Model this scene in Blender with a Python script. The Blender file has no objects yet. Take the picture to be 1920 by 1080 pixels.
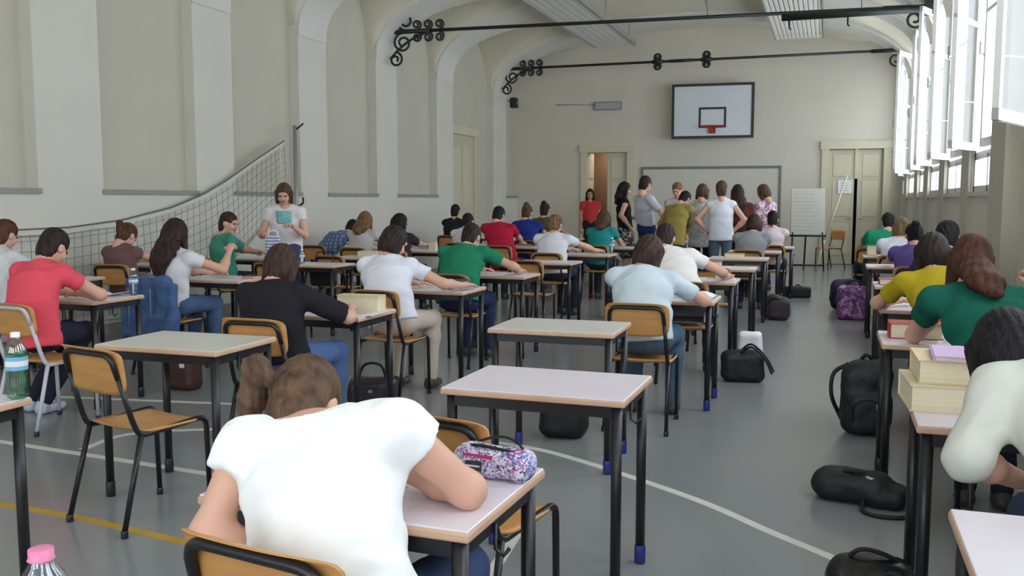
import bpy, bmesh, math, random
import numpy as np
from mathutils import Matrix, Vector

random.seed(7)
rng = np.random.default_rng(7)
SC = bpy.context.scene
COL = SC.collection

# ------------------------------------------------------------------ camera
PSI, PITCH, CAM_H = 0.335, 0.095, 1.45
cam_data = bpy.data.cameras.new('camera')
cam_data.sensor_fit = 'HORIZONTAL'
cam_data.sensor_width = 36.0
cam_data.lens = 1714.0 / 1920.0 * 36.0
cam_data.clip_start = 0.05
cam_data.clip_end = 200
cam = bpy.data.objects.new('camera', cam_data)
cam.location = (0, 0, CAM_H)
cam.rotation_euler = (math.pi / 2 - PITCH, 0, PSI)
COL.objects.link(cam)
SC.camera = cam

# ------------------------------------------------------------------ world, exposure
SC.view_settings.view_transform = 'Standard'
SC.view_settings.look = 'None'
SC.view_settings.gamma = 1.0
SC.view_settings.use_curve_mapping = False
SC.view_settings.exposure = 0.0
W = bpy.data.worlds.new('daylight')
SC.world = W
W.use_nodes = True
wn = W.node_tree.nodes
wn['Background'].inputs[0].default_value = (0.82, 0.91, 1.0, 1)
wn['Background'].inputs[1].default_value = 7.8
SC.cycles.max_bounces = 8
SC.cycles.diffuse_bounces = 5
SC.cycles.transparent_max_bounces = 10
SC.cycles.sample_clamp_indirect = 6.0
SC.cycles.use_denoising = True

XL, XR, YR0 = -7.4, 1.45, -3.6          # wall faces, rear wall
def yback(x): return 22.0 + 0.07 * (x + 2.7)
# pier centre lines (left wall y, right wall y)
PIERS = [(-2.4, -2.6, .8), (0.1, 0.0, .8), (2.55, 2.6, .8), (5.0, 5.0, .8), (7.47, 8.85, .86), (9.82, 11.6, .76), (12.18, 13.95, .78), (14.6, 16.2, .8), (17.16, 18.1, .82), (20.4, 20.6, .9)]
WIN = [(-2.1, -.45), (.5, 2.15), (3.05, 4.55), (5.6, 8.0), (9.4, 11.25), (11.95, 13.65), (14.25, 15.9), (16.5, 17.8), (18.4, 20.25), (20.95, 21.9)]
ZS, ZL, ZC = 3.9, 5.1, 5.45             # springing, lunette crown, vault crown
REARW = [(-6.4, -4.6), (-3.9, -2.1), (-1.3, .6)]  # unseen rear openings, added to light surfaces that face the camera
# light portals in the window openings of the right wall (guide the sky's light in)
for (y0, y1) in WIN:
    L = bpy.data.lights.new('window_portal', 'AREA')
    L.shape = 'RECTANGLE'
    L.size = 2.9; L.size_y = y1 - y0
    L.cycles.is_portal = True
    o = bpy.data.objects.new('window_portal', L)
    o.location = (XR + .2, (y0 + y1) / 2, 3.0)
    o.rotation_euler = (0, math.pi / 2, 0)
    COL.objects.link(o)

for (x0, x1) in REARW:
    L = bpy.data.lights.new('window_portal', 'AREA'); L.shape = 'RECTANGLE'; L.size = x1 - x0; L.size_y = 3.2; L.cycles.is_portal = True
    o = bpy.data.objects.new('window_portal', L); o.location = ((x0 + x1) / 2, YR0 - .4, 2.6); o.rotation_euler = (math.pi / 2, 0, 0); COL.objects.link(o)

# ------------------------------------------------------------------ materials
def lin(c):
    return tuple(((v / 255) / 12.92 if v / 255 <= .04045 else ((v / 255 + .055) / 1.055) ** 2.4) for v in c)

MATS = {}
def mat(name, rgb, rough=.6, var=.06, scale=6.0, bump=0.0, bscale=60.0, metal=0.0, spec=.5, stretch=None):
    if name in MATS: return MATS[name]
    m = bpy.data.materials.new(name); m.use_nodes = True
    nt = m.node_tree; n = nt.nodes; l = nt.links
    b = n['Principled BSDF']
    b.inputs['Roughness'].default_value = rough
    b.inputs['Metallic'].default_value = metal
    b.inputs['Specular IOR Level'].default_value = spec
    c = lin(rgb)
    tc = n.new('ShaderNodeTexCoord'); mp = n.new('ShaderNodeMapping')
    l.new(tc.outputs['Object'], mp.inputs[0])
    if stretch: mp.inputs['Scale'].default_value = stretch
    if var:
        nz = n.new('ShaderNodeTexNoise'); nz.inputs['Scale'].default_value = scale; nz.inputs['Detail'].default_value = 4
        l.new(mp.outputs[0], nz.inputs['Vector'])
        rp = n.new('ShaderNodeValToRGB')
        rp.color_ramp.elements[0].position = .3; rp.color_ramp.elements[1].position = .7
        rp.color_ramp.elements[0].color = (*[v * (1 - var) for v in c], 1)
        rp.color_ramp.elements[1].color = (*[min(1, v * (1 + var)) for v in c], 1)
        l.new(nz.outputs['Fac'], rp.inputs[0]); l.new(rp.outputs[0], b.inputs['Base Color'])
    else:
        b.inputs['Base Color'].default_value = (*c, 1)
    if bump:
        n2 = n.new('ShaderNodeTexNoise'); n2.inputs['Scale'].default_value = bscale; n2.inputs['Detail'].default_value = 3
        l.new(mp.outputs[0], n2.inputs['Vector'])
        bp = n.new('ShaderNodeBump'); bp.inputs['Strength'].default_value = bump; bp.inputs['Distance'].default_value = .01
        l.new(n2.outputs['Fac'], bp.inputs['Height']); l.new(bp.outputs[0], b.inputs['Normal'])
    MATS[name] = m
    return m

def cloth(rgb, name=None):
    return mat(name or 'cloth_%d_%d_%d' % rgb, rgb, .85, .04, 9, .30, 11, spec=.2)
def hairmat(rgb):
    return mat('hair_%d_%d_%d' % rgb, rgb, .58, .5, 38, .8, 110, spec=.22, stretch=(1, 1, .10))
def cover(rgb):
    return mat('cover_%d_%d_%d' % rgb, rgb, .45, .05, 12)

def skin_material():
    m = bpy.data.materials.new('skin'); m.use_nodes = True
    nt = m.node_tree; n = nt.nodes; b = n['Principled BSDF']
    a = n.new('ShaderNodeAttribute'); a.attribute_name = 'tone'
    nt.links.new(a.outputs['Color'], b.inputs['Base Color'])
    b.inputs['Roughness'].default_value = .55
    b.inputs['Specular IOR Level'].default_value = .35
    return m
M_SKIN = skin_material()

def glass_material(name, tint=(1, 1, 1), rough=.02, amt=.06):
    m = bpy.data.materials.new(name); m.use_nodes = True
    nt = m.node_tree; n = nt.nodes; n.remove(n['Principled BSDF'])
    t = n.new('ShaderNodeBsdfTransparent'); t.inputs[0].default_value = (*tint, 1)
    g = n.new('ShaderNodeBsdfGlossy'); g.inputs['Roughness'].default_value = rough
    mx = n.new('ShaderNodeMixShader'); mx.inputs[0].default_value = amt
    nt.links.new(t.outputs[0], mx.inputs[1]); nt.links.new(g.outputs[0], mx.inputs[2])
    nt.links.new(mx.outputs[0], n['Material Output'].inputs[0])
    return m
M_GLASS = glass_material('window_glass')
M_PET_G = glass_material('green_plastic', lin((200, 240, 215)), .08, .2)
M_PET_C = glass_material('clear_plastic', lin((225, 235, 240)), .06, .16)
M_WATER = glass_material('water', lin((225, 240, 245)), .02, .06)

M_WALL = mat('wall_paint', (212, 209, 198), .85, .025, 1.4, .05, 60)
M_NICHE = mat('niche_paint', (196, 191, 175), .85, .03, 1.4, .05, 60)
M_BACK = mat('back_wall_paint', (207, 201, 186), .85, .03, 1.2, .05, 60)
M_VAULT = mat('vault_paint', (214, 207, 188), .88, .03, 1.0)
M_RIB = mat('rib_paint', (214, 211, 202), .85, .02, 1.2)
M_SILL = mat('sill_paint', (150, 146, 138), .7, .04, 4)
M_TRIM = mat('cream_woodwork', (206, 198, 172), .5, .03, 3)
M_DOOR = mat('cream_door_paint', (196, 189, 165), .45, .03, 3)
M_CORR = mat('corridor_wall', (120, 92, 66), .8, .05, 2)
M_WFRAME = mat('window_frame_paint', (200, 198, 192), .45, .03, 4)
M_BLACK = mat('black_tube', (26, 25, 30), .38, .08, 8)
M_WHITETUBE = mat('white_tube', (196, 194, 200), .4, .04, 8)
M_BLUECAP = mat('blue_plastic_cap', (36, 48, 120), .4, .05, 8)
M_PLY = mat('chair_plywood', (196, 142, 82), .38, .12, 3.5, .03, 30, stretch=(1, 1, 7))
M_PLYEDGE = mat('plywood_edge', (172, 120, 84), .5, .12, 6)
M_TOP = mat('laminate_top', (224, 214, 222), .32, .03, 5)
M_TOPG = mat('laminate_top_grey', (205, 203, 194), .34, .03, 5)
M_TOPEDGE = mat('desk_wood_edge', (204, 166, 138), .5, .1, 8)
M_TRAY = mat('grey_tray', (150, 150, 152), .5, .03, 5)
M_IRON = mat('wrought_iron', (24, 30, 28), .5, .1, 8)
M_STEEL = mat('grey_steel', (150, 152, 150), .4, .04, 6, metal=.3)
M_PAPER = mat('paper', (236, 236, 240), .7, .02, 6)
M_PAGES = mat('page_block', (226, 214, 182), .75, .08, 6, .15, 120, stretch=(.3, .3, 14))
M_BLACKBAG = mat('black_nylon', (24, 24, 27), .55, .15, 8, .3, 40)
M_NAVYBAG = mat('navy_nylon', (28, 32, 52), .55, .15, 8, .3, 40)
M_STRAP = mat('black_strap', (18, 18, 20), .6, .1, 10)
M_WHITE = mat('white_print', (225, 225, 228), .5, .02, 5)
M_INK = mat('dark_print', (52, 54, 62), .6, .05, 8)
M_CORD = mat('net_cord', (110, 108, 100), .8, .1, 8)
M_TAPE = mat('net_tape', (205, 203, 195), .8, .04, 8)
M_BOARD = mat('backboard_white', (208, 212, 216), .4, .02, 3)
M_DKGREEN = mat('backboard_line', (34, 44, 38), .5, .05, 5)
M_RED = mat('red_hoop_paint', (150, 40, 32), .5, .05, 5)

def floor_material():
    m = bpy.data.materials.new('grey_resin_floor'); m.use_nodes = True
    nt = m.node_tree; n = nt.nodes; l = nt.links; b = n['Principled BSDF']
    tc = n.new('ShaderNodeTexCoord')
    nz = n.new('ShaderNodeTexNoise'); nz.inputs['Scale'].default_value = .7; nz.inputs['Detail'].default_value = 6
    l.new(tc.outputs['Object'], nz.inputs['Vector'])
    r = n.new('ShaderNodeValToRGB'); r.color_ramp.elements[0].position = .3; r.color_ramp.elements[1].position = .72
    r.color_ramp.elements[0].color = (*lin((132, 136, 138)), 1); r.color_ramp.elements[1].color = (*lin((141, 144, 144)), 1)
    l.new(nz.outputs['Fac'], r.inputs[0]); l.new(r.outputs[0], b.inputs['Base Color'])
    n2 = n.new('ShaderNodeTexNoise'); n2.inputs['Scale'].default_value = 3.0; n2.inputs['Detail'].default_value = 5
    l.new(tc.outputs['Object'], n2.inputs['Vector'])
    mr = n.new('ShaderNodeMapRange'); mr.inputs[3].default_value = .19; mr.inputs[4].default_value = .24
    l.new(n2.outputs['Fac'], mr.inputs[0]); l.new(mr.outputs[0], b.inputs['Roughness'])
    b.inputs['Specular IOR Level'].default_value = .5
    return m
M_FLOOR = floor_material()
M_LINE = mat('white_court_paint', (216, 214, 206), .4, .05, 6)
M_YLINE = mat('yellow_court_paint', (188, 152, 52), .4, .08, 6)

def check_material(name, a, b_, c_, s):
    """woven check: two crossed wave bands over a base colour"""
    m = bpy.data.materials.new(name); m.use_nodes = True
    nt = m.node_tree; n = nt.nodes; l = nt.links; b = n['Principled BSDF']; b.inputs['Roughness'].default_value = .85
    tc = n.new('ShaderNodeTexCoord')
    prev = None
    for ax, col in (('X', b_), ('Z', c_)):
        w = n.new('ShaderNodeTexWave'); w.bands_direction = ax; w.inputs['Scale'].default_value = s; w.inputs['Distortion'].default_value = .4
        l.new(tc.outputs['Object'], w.inputs['Vector'])
        mx = n.new('ShaderNodeMix'); mx.data_type = 'RGBA'
        l.new(w.outputs['Fac'], mx.inputs[0])
        if prev is None: mx.inputs[6].default_value = (*lin(a), 1)
        else: l.new(prev, mx.inputs[6])
        mx.inputs[7].default_value = (*lin(col), 1)
        prev = mx.outputs[2]
    l.new(prev, b.inputs['Base Color'])
    return m
def motley_material(name, cols, s):
    """printed all-over pattern: voronoi cells through a constant colour ramp"""
    m = bpy.data.materials.new(name); m.use_nodes = True
    nt = m.node_tree; n = nt.nodes; l = nt.links; b = n['Principled BSDF']; b.inputs['Roughness'].default_value = .6
    tc = n.new('ShaderNodeTexCoord'); v = n.new('ShaderNodeTexVoronoi'); v.inputs['Scale'].default_value = s
    nz = n.new('ShaderNodeTexNoise'); nz.inputs['Scale'].default_value = s * .6
    l.new(tc.outputs['Object'], nz.inputs['Vector'])
    mx = n.new('ShaderNodeMix'); mx.data_type = 'RGBA'; mx.inputs[0].default_value = .12
    l.new(tc.outputs['Object'], mx.inputs[6]); l.new(nz.outputs['Color'], mx.inputs[7]); l.new(mx.outputs[2], v.inputs['Vector'])
    sp = n.new('ShaderNodeSeparateColor'); l.new(v.outputs['Color'], sp.inputs[0])
    r = n.new('ShaderNodeValToRGB'); r.color_ramp.interpolation = 'CONSTANT'
    e = r.color_ramp.elements
    while len(e) < len(cols): e.new(.5)
    for i, c in enumerate(cols): e[i].position = i / len(cols); e[i].color = (*lin(c), 1)
    l.new(sp.outputs[0], r.inputs[0]); l.new(r.outputs[0], b.inputs['Base Color'])
    return m
M_PLAID = check_material('blue_plaid', (150, 170, 200), (60, 78, 120), (90, 105, 140), 6)
M_MOTLEY = motley_material('pencil_case_print', [(232, 228, 240), (214, 204, 228), (120, 84, 140), (236, 232, 240), (90, 150, 200), (226, 220, 238), (178, 70, 140), (62, 54, 78), (206, 190, 222)], 95)
M_PURPLE = motley_material('purple_print', [(120, 62, 120), (92, 54, 104), (150, 96, 150), (78, 48, 92), (176, 130, 178)], 26)
M_MONO = motley_material('black_white_print', [(30, 28, 34), (30, 28, 34), (180, 176, 178), (44, 40, 46)], 30)
M_TUNIC = motley_material('grey_white_print', [(196, 196, 190), (212, 212, 208), (176, 178, 172), (204, 204, 200)], 30)
M_PINKPRINT = motley_material('pink_print', [(190, 140, 160), (216, 196, 206), (150, 100, 130), (226, 214, 222)], 34)

# ------------------------------------------------------------------ mesh helpers
def setp(o, label=None, cat=None, group=None, kind=None):
    if label: o['label'] = label
    if cat: o['category'] = cat
    if group: o['group'] = group
    if kind: o['kind'] = kind
    return o

def empty(name, loc=(0, 0, 0), rz=0.0, label=None, cat=None, group=None):
    o = bpy.data.objects.new(name, None); o.empty_display_size = .1
    o.location = loc; o.rotation_euler = (0, 0, rz); COL.objects.link(o)
    return setp(o, label, cat, group)

def link(name, me, parent=None, loc=None, rot=None):
    o = bpy.data.objects.new(name, me); COL.objects.link(o)
    if parent is not None: o.parent = parent
    if loc is not None: o.location = loc
    if rot is not None: o.rotation_euler = rot
    return o

def copy_tree(o, parent=None):
    c = o.copy(); COL.objects.link(c); c.parent = parent
    for ch in o.children: copy_tree(ch, c)
    return c

class MB:
    """collects simple solids, builds ONE mesh"""
    def __init__(self): self.v = []; self.f = []; self.smooth = []
    def quadmesh(self, v, f, smooth=False):
        k = len(self.v); self.v += [tuple(p) for p in v]
        self.f += [tuple(i + k for i in q) for q in f]; self.smooth += [smooth] * len(f); return self
    def box(self, lo, hi, M=None):
        x0, y0, z0 = lo; x1, y1, z1 = hi
        v = [(x0, y0, z0), (x1, y0, z0), (x1, y1, z0), (x0, y1, z0), (x0, y0, z1), (x1, y0, z1), (x1, y1, z1), (x0, y1, z1)]
        if M is not None: v = [tuple(M @ Vector(p)) for p in v]
        return self.quadmesh(v, [(0, 3, 2, 1), (4, 5, 6, 7), (0, 1, 5, 4), (1, 2, 6, 5), (2, 3, 7, 6), (3, 0, 4, 7)])
    def cbox(self, c, s, M=None):
        return self.box([c[i] - s[i] / 2 for i in range(3)], [c[i] + s[i] / 2 for i in range(3)], M)
    def bevbox(self, lo, hi, b=.006, seg=2, M=None):
        bm = bmesh.new(); bmesh.ops.create_cube(bm, size=1)
        for v in bm.verts: v.co = Vector([lo[i] + (v.co[i] + .5) * (hi[i] - lo[i]) for i in range(3)])
        bmesh.ops.bevel(bm, geom=bm.edges[:], offset=b, segments=seg, affect='EDGES', profile=.5)
        bm.verts.index_update()
        v = [tuple(M @ p.co) if M is not None else tuple(p.co) for p in bm.verts]
        f = [tuple(q.index for q in x.verts) for x in bm.faces]
        bm.free(); return self.quadmesh(v, f)
    def tube(self, pts, r, seg=8, closed=False, cap=True):
        P = [Vector(p) for p in pts]; n = len(P)
        R = r if isinstance(r, (list, tuple)) else [r] * n
        rings = []; ref = None
        for i in range(n):
            if closed: t = (P[(i + 1) % n] - P[i - 1])
            else: t = P[min(i + 1, n - 1)] - P[max(i - 1, 0)]
            t.normalize()
            if ref is None:
                ref = Vector((0, 0, 1)) if abs(t.z) < .9 else Vector((1, 0, 0))
            u = ref - t * ref.dot(t)
            if u.length < 1e-5: u = t.orthogonal()
            u.normalize(); w = t.cross(u); ref = u
            rings.append([P[i] + (u * math.cos(a) + w * math.sin(a)) * R[i] for a in [2 * math.pi * k / seg for k in range(seg)]])
        v = [p for rg in rings for p in rg]; f = []
        m = n if closed else n - 1
        for i in range(m):
            a = i * seg; b = ((i + 1) % n) * seg
            for k in range(seg):
                k2 = (k + 1) % seg
                f.append((a + k, a + k2, b + k2, b + k))
        if cap and not closed:
            f.append(tuple(reversed(range(seg)))); f.append(tuple((n - 1) * seg + k for k in range(seg)))
        return self.quadmesh(v, f, True)
    def lathe(self, prof, seg=20, c=(0, 0, 0)):
        v = []; f = []
        for (r, z) in prof:
            for k in range(seg):
                a = 2 * math.pi * k / seg; v.append((c[0] + r * math.cos(a), c[1] + r * math.sin(a), c[2] + z))
        for i in range(len(prof) - 1):
            for k in range(seg):
                k2 = (k + 1) % seg
                f.append((i * seg + k, i * seg + k2, (i + 1) * seg + k2, (i + 1) * seg + k))
        return self.quadmesh(v, f, True)
    def mesh(self, name, m):
        me = bpy.data.meshes.new(name); me.from_pydata([tuple(p) for p in self.v], [], self.f)
        me.polygons.foreach_set('use_smooth', self.smooth)
        me.materials.append(m); me.update(); return me
    def build(self, name, m, parent=None, loc=None, rot=None):
        return link(name, self.mesh(name, m), parent, loc, rot)

def arc_pts(c, r, a0, a1, n, plane='xz'):
    out = []
    for i in range(n + 1):
        a = a0 + (a1 - a0) * i / n
        p = [c[0], c[1], c[2]]
        i0, i1 = {'xz': (0, 2), 'xy': (0, 1), 'yz': (1, 2)}[plane]
        p[i0] += r * math.cos(a); p[i1] += r * math.sin(a); out.append(tuple(p))
    return out

def smooth_path(pts, n=6):
    """Catmull-Rom through points"""
    P = [Vector(p) for p in pts]; P = [P[0] * 2 - P[1]] + P + [P[-1] * 2 - P[-2]]
    out = []
    for i in range(1, len(P) - 2):
        for k in range(n):
            t = k / n
            a, b, c, d = P[i - 1], P[i], P[i + 1], P[i + 2]
            out.append(.5 * ((2 * b) + (c - a) * t + (2 * a - 5 * b + 4 * c - d) * t * t + (3 * b - a - 3 * c + d) * t ** 3))
    out.append(P[-2]); return out

def fillet(pts, r, n=5):
    """round the corners of a polyline"""
    P = [Vector(p) for p in pts]; out = [P[0]]
    for i in range(1, len(P) - 1):
        a = P[i - 1] - P[i]; b = P[i + 1] - P[i]
        rr = min(r, a.length * .48, b.length * .48)
        p0 = P[i] + a.normalized() * rr; p1 = P[i] + b.normalized() * rr
        for k in range(n + 1):
            t = k / n; out.append(p0 * (1 - t) ** 2 + P[i] * 2 * t * (1 - t) + p1 * t * t)
    out.append(P[-1]); return out

# ------------------------------------------------------------------ implicit surfaces (bodies, clothes, bags)
def smin(a, b, k):
    h = np.maximum(k - np.abs(a - b), 0) / k
    return np.minimum(a, b) - h * h * k * .25

def A(*v): return np.array(v, float)
def unit(v):
    v = np.asarray(v, float); n = np.linalg.norm(v); return v / n if n > 1e-9 else v

def cone(a, b, ra, rb, lat=None, s=1.0, clip=None):
    return ('c', np.asarray(a, float), np.asarray(b, float), ra, rb, lat, s, clip)
def ell(c, rad, R=None):
    return ('e', np.asarray(c, float), np.asarray(rad, float), R)
def rbox(c, half, r, R=None):
    return ('b', np.asarray(c, float), np.asarray(half, float), r, R)

def prim_bounds(p):
    if p[0] == 'c':
        r = max(p[3], p[4]) * max(1, p[6])
        return np.minimum(p[1], p[2]) - r, np.maximum(p[1], p[2]) + r
    if p[0] == 'e':
        r = p[2].max() if p[3] is not None else p[2]
        return p[1] - r, p[1] + r
    r = np.linalg.norm(p[2]) if p[4] is not None else p[2]
    return p[1] - r, p[1] + r

def prim_eval(p, X):
    if p[0] == 'c':
        _, a, b, ra, rb, lat, s, clip = p
        q = X - a; ba = b - a
        if lat is not None:
            f = (1 / s - 1)
            q = q + f * (q @ lat)[..., None] * lat; ba = ba + f * (ba @ lat) * lat
        t = np.clip((q @ ba) / max(ba @ ba, 1e-9), 0, 1)
        d = np.linalg.norm(q - t[..., None] * ba, axis=-1) - (ra + (rb - ra) * t)
        if clip is not None:
            d = np.maximum(d, (X - clip[0]) @ clip[1])
        return d
    if p[0] == 'e':
        q = X - p[1]
        if p[3] is not None: q = q @ p[3]
        k0 = np.linalg.norm(q / p[2], axis=-1); k1 = np.linalg.norm(q / p[2] ** 2, axis=-1)
        return k0 * (k0 - 1) / np.maximum(k1, 1e-6)
    q = X - p[1]
    if p[4] is not None: q = q @ p[4]
    d = np.abs(q) - (p[2] - p[3])
    return np.linalg.norm(np.maximum(d, 0), axis=-1) + np.minimum(d.max(-1), 0) - p[3]

PH = rng.uniform(0, 6.28, (6, 3)); FR = rng.uniform(.7, 1.6, (6, 3)) * rng.choice([-1, 1], (6, 3))
def wob(X, fr, seed=0):
    o = 0
    for i in range(4):
        o = o + np.sin((X @ (FR[i] * fr)) + PH[i, 0] + seed * 1.7 + np.sin(X @ (FR[(i + 2) % 6] * fr * .6) + PH[i, 1]) * 1.2)
    return o / 4

def surface(prims, h, k=.03, cuts=(), subs=(), ksub=.012, noise=None):
    """polygonise a smooth union of prims, minus subs, clipped by half spaces (point, normal)"""
    B = [prim_bounds(p) for p in prims]
    lo = np.min([b[0] for b in B], 0) - 3 * h; hi = np.max([b[1] for b in B], 0) + 3 * h
    n = np.ceil((hi - lo) / h).astype(int) + 1
    ax = [lo[i] + np.arange(n[i]) * h for i in range(3)]
    F = np.full(n, 1.0)
    def region(b0, b1, pad):
        i0 = np.clip(np.floor((b0 - pad - lo) / h).astype(int), 0, n); i1 = np.clip(np.ceil((b1 + pad - lo) / h).astype(int) + 1, 0, n)
        return i0, i1
    def pts(i0, i1):
        return np.stack(np.meshgrid(*[ax[i][i0[i]:i1[i]] for i in range(3)], indexing='ij'), -1)
    for p, b in zip(prims, B):
        i0, i1 = region(b[0], b[1], k + 2 * h)
        sl = tuple(slice(i0[i], i1[i]) for i in range(3))
        F[sl] = smin(F[sl], prim_eval(p, pts(i0, i1)), k)
    X = None
    if cuts or noise: X = pts(A(0, 0, 0).astype(int), n)
    if noise: F = F + noise(X)
    for c in cuts: F = np.maximum(F, (X - c[0]) @ c[1])
    for p in subs:
        b = prim_bounds(p); i0, i1 = region(b[0], b[1], ksub + 2 * h)
        if (i1 <= i0).any(): continue
        sl = tuple(slice(i0[i], i1[i]) for i in range(3))
        F[sl] = -smin(-F[sl], prim_eval(p, pts(i0, i1)), ksub)
    return nets(F, lo, h)

def nets(F, lo, h):
    S = F < 0
    c = np.zeros(tuple(np.array(F.shape) - 1), int)
    for dx in (0, 1):
        for dy in (0, 1):
            for dz in (0, 1):
                c += S[dx:dx + c.shape[0], dy:dy + c.shape[1], dz:dz + c.shape[2]]
    act = (c > 0) & (c < 8)
    idx = np.full(c.shape, -1); I = np.argwhere(act)
    if len(I) == 0: return np.zeros((0, 3)), np.zeros((0, 4), int)
    idx[act] = np.arange(len(I))
    acc = np.zeros((len(I), 3)); cnt = np.zeros(len(I))
    cor = [(a, b, d) for a in (0, 1) for b in (0, 1) for d in (0, 1)]
    for i, p in enumerate(cor):
        for q in cor[i + 1:]:
            if sum(abs(p[j] - q[j]) for j in range(3)) != 1: continue
            fa = F[I[:, 0] + p[0], I[:, 1] + p[1], I[:, 2] + p[2]]; fb = F[I[:, 0] + q[0], I[:, 1] + q[1], I[:, 2] + q[2]]
            m = (fa < 0) != (fb < 0)
            t = np.where(m, fa / np.where(m, fa - fb, 1), 0)
            acc += np.where(m[:, None], np.array(p) + t[:, None] * (np.array(q) - np.array(p)), 0); cnt += m
    V = lo + (I + acc / cnt[:, None]) * h
    Q = []
    for a in range(3):
        b, d = (a + 1) % 3, (a + 2) % 3
        sl0 = [slice(1, -1)] * 3; sl1 = [slice(1, -1)] * 3
        sl0[a] = slice(0, -1); sl1[a] = slice(1, None)
        s0 = S[tuple(sl0)]; s1 = S[tuple(sl1)]
        E = np.argwhere(s0 != s1)
        if len(E) == 0: continue
        fl = s0[tuple(E.T)]
        off = np.ones(3, int); off[a] = 0
        E = E + off
        def cell(db, dd):
            K = E.copy(); K[:, b] += db; K[:, d] += dd; return idx[K[:, 0], K[:, 1], K[:, 2]]
        q = np.stack([cell(-1, -1), cell(0, -1), cell(0, 0), cell(-1, 0)], 1)
        q[~fl] = q[~fl][:, ::-1]
        Q.append(q)
    Q = np.concatenate(Q); Q = Q[(Q >= 0).all(1)]
    return V, Q

def mesh_np(name, V, Q, m, colors=None):
    me = bpy.data.meshes.new(name)
    me.vertices.add(len(V)); me.vertices.foreach_set('co', np.ascontiguousarray(V, dtype=np.float32).ravel())
    me.loops.add(len(Q) * 4); me.loops.foreach_set('vertex_index', np.ascontiguousarray(Q, dtype=np.int32).ravel())
    me.polygons.add(len(Q)); me.polygons.foreach_set('loop_start', np.arange(len(Q), dtype=np.int32) * 4)
    me.polygons.foreach_set('use_smooth', np.ones(len(Q), bool))
    if colors is not None:
        at = me.attributes.new('tone', 'FLOAT_COLOR', 'POINT')
        at.data.foreach_set('color', np.concatenate([colors, np.ones((len(V), 1))], 1).astype(np.float32).ravel())
    me.materials.append(m); me.update(calc_edges=True); me.validate()
    return me

# ------------------------------------------------------------------ structure: floor, walls, vault
fl = MB().box((XL - .4, YR0 - .3, -.2), (XR + .4, 23.2, 0)).build('floor', M_FLOOR); setp(fl, 'grey resin gym floor with white and yellow court lines', kind='structure')
def court_line(pts, w, m):
    P = [Vector((p[0], p[1], 0)) for p in pts]; v = []; f = []
    for i in range(len(P)):
        t = (P[min(i + 1, len(P) - 1)] - P[max(i - 1, 0)]).normalized(); nn = Vector((-t.y, t.x, 0)) * w / 2
        for z in (.0, .0015):
            v += [P[i] + nn + Vector((0, 0, z)), P[i] - nn + Vector((0, 0, z))]
    for i in range(len(P) - 1):
        a, b = i * 4, i * 4 + 4
        f += [(a + 2, a + 3, b + 3, b + 2), (a, a + 2, b + 2, b), (a + 3, a + 1, b + 1, b + 3)]
    MB().quadmesh(v, f).build('court_line', m, fl)
court_line([(-7.3, 4.35), (-4.71, 4.1), (-3.84, 4.03), (-3.07, 3.96), (-1.4, 3.77), (-1.26, 3.8)], .05, M_LINE)
court_line(smooth_path([(-4.1, 4.12, 0), (-4.1, 4.49, 0), (-3.68, 4.77, 0), (-2.9, 5.0, 0), (-2.2, 5.08, 0), (-1.67, 5.03, 0), (-1.24, 4.83, 0), (-.59, 4.4, 0), (-.2, 4.05, 0), (.11, 3.78, 0), (.4, 3.45, 0)]), .05, M_LINE)
court_line([(-5.4, 5.2), (-4.57, 5.34), (-4.08, 5.42), (-3.2, 5.5)], .05, M_LINE)
court_line([(-1.27, 3.8), (-1.22, 3.31), (-1.15, 2.6), (-1.1, 1.9)], .05, M_LINE)
court_line([(-7.3, 3.42), (-3.73, 3.23), (-3.21, 3.2), (-2.55, 3.11), (-.5, 2.95)], .05, M_YLINE)
court_line([(.05, -3), (.08, 21.5)], .05, M_LINE) if False else None

# left wall: dado, recessed bays, piers, sills
RX = XL - .16
wl = MB()
wl.box((RX - .3, YR0, 0), (RX, yback(XL) + .4, 5.6)).build('wall_left', M_NICHE)
WLO = bpy.data.objects['wall_left']; setp(WLO, 'long plastered left wall with recessed bays between pale piers', kind='structure')
bays = []
for i in range(len(PIERS)):
    yc, _, w = PIERS[i]
    MB().box((RX - .05, yc - w / 2, 0), (XL, yc + w / 2, ZS + .25)).build('pier', M_WALL, WLO)
    if i + 1 < len(PIERS): bays.append((yc + w / 2, PIERS[i + 1][0] - PIERS[i + 1][2] / 2))
bays.append((20.85, yback(XL)))
for i, (y0, y1) in enumerate(bays):
    if abs(y0 - 17.57) < .1:      # bay with a door: dado only beyond it
        MB().box((RX - .05, 19.15, 0), (XL, y1, 1.0)).build('dado', M_WALL, WLO) if False else None
        continue
    MB().box((RX - .05, y0, 0), (XL, y1, 1.52)).build('dado', M_WALL, WLO)
    MB().box((RX - .02, y0 - .02, 1.52), (XL + .025, y1 + .02, 1.575)).build('niche_sill', M_SILL, WLO)

# door in the left wall bay
d1 = setp(empty('door_1', (RX, 18.25, 0)), 'cream panelled door set in the left wall bay', kind='structure')
MB().box((0, -.68, 0), (.06, .68, 2.85)).build('door_leaf', M_DOOR, d1)
for z0, z1 in ((.25, 1.15), (1.3, 2.6)):
    for y0, y1 in ((-.52, -.06), (.06, .52)):
        MB().bevbox((.055, y0, z0), (.075, y1, z1), .008, 1).build('door_panel', M_TRIM, d1)
MB().box((0, -.8, 0), (.1, -.68, 2.95)).build('door_jamb', M_TRIM, d1)
MB().box((0, .68, 0), (.1, .8, 2.95)).build('door_jamb', M_TRIM, d1)
MB().box((0, -.86, 2.85), (.13, .86, 3.02)).build('door_lintel', M_TRIM, d1)

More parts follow.
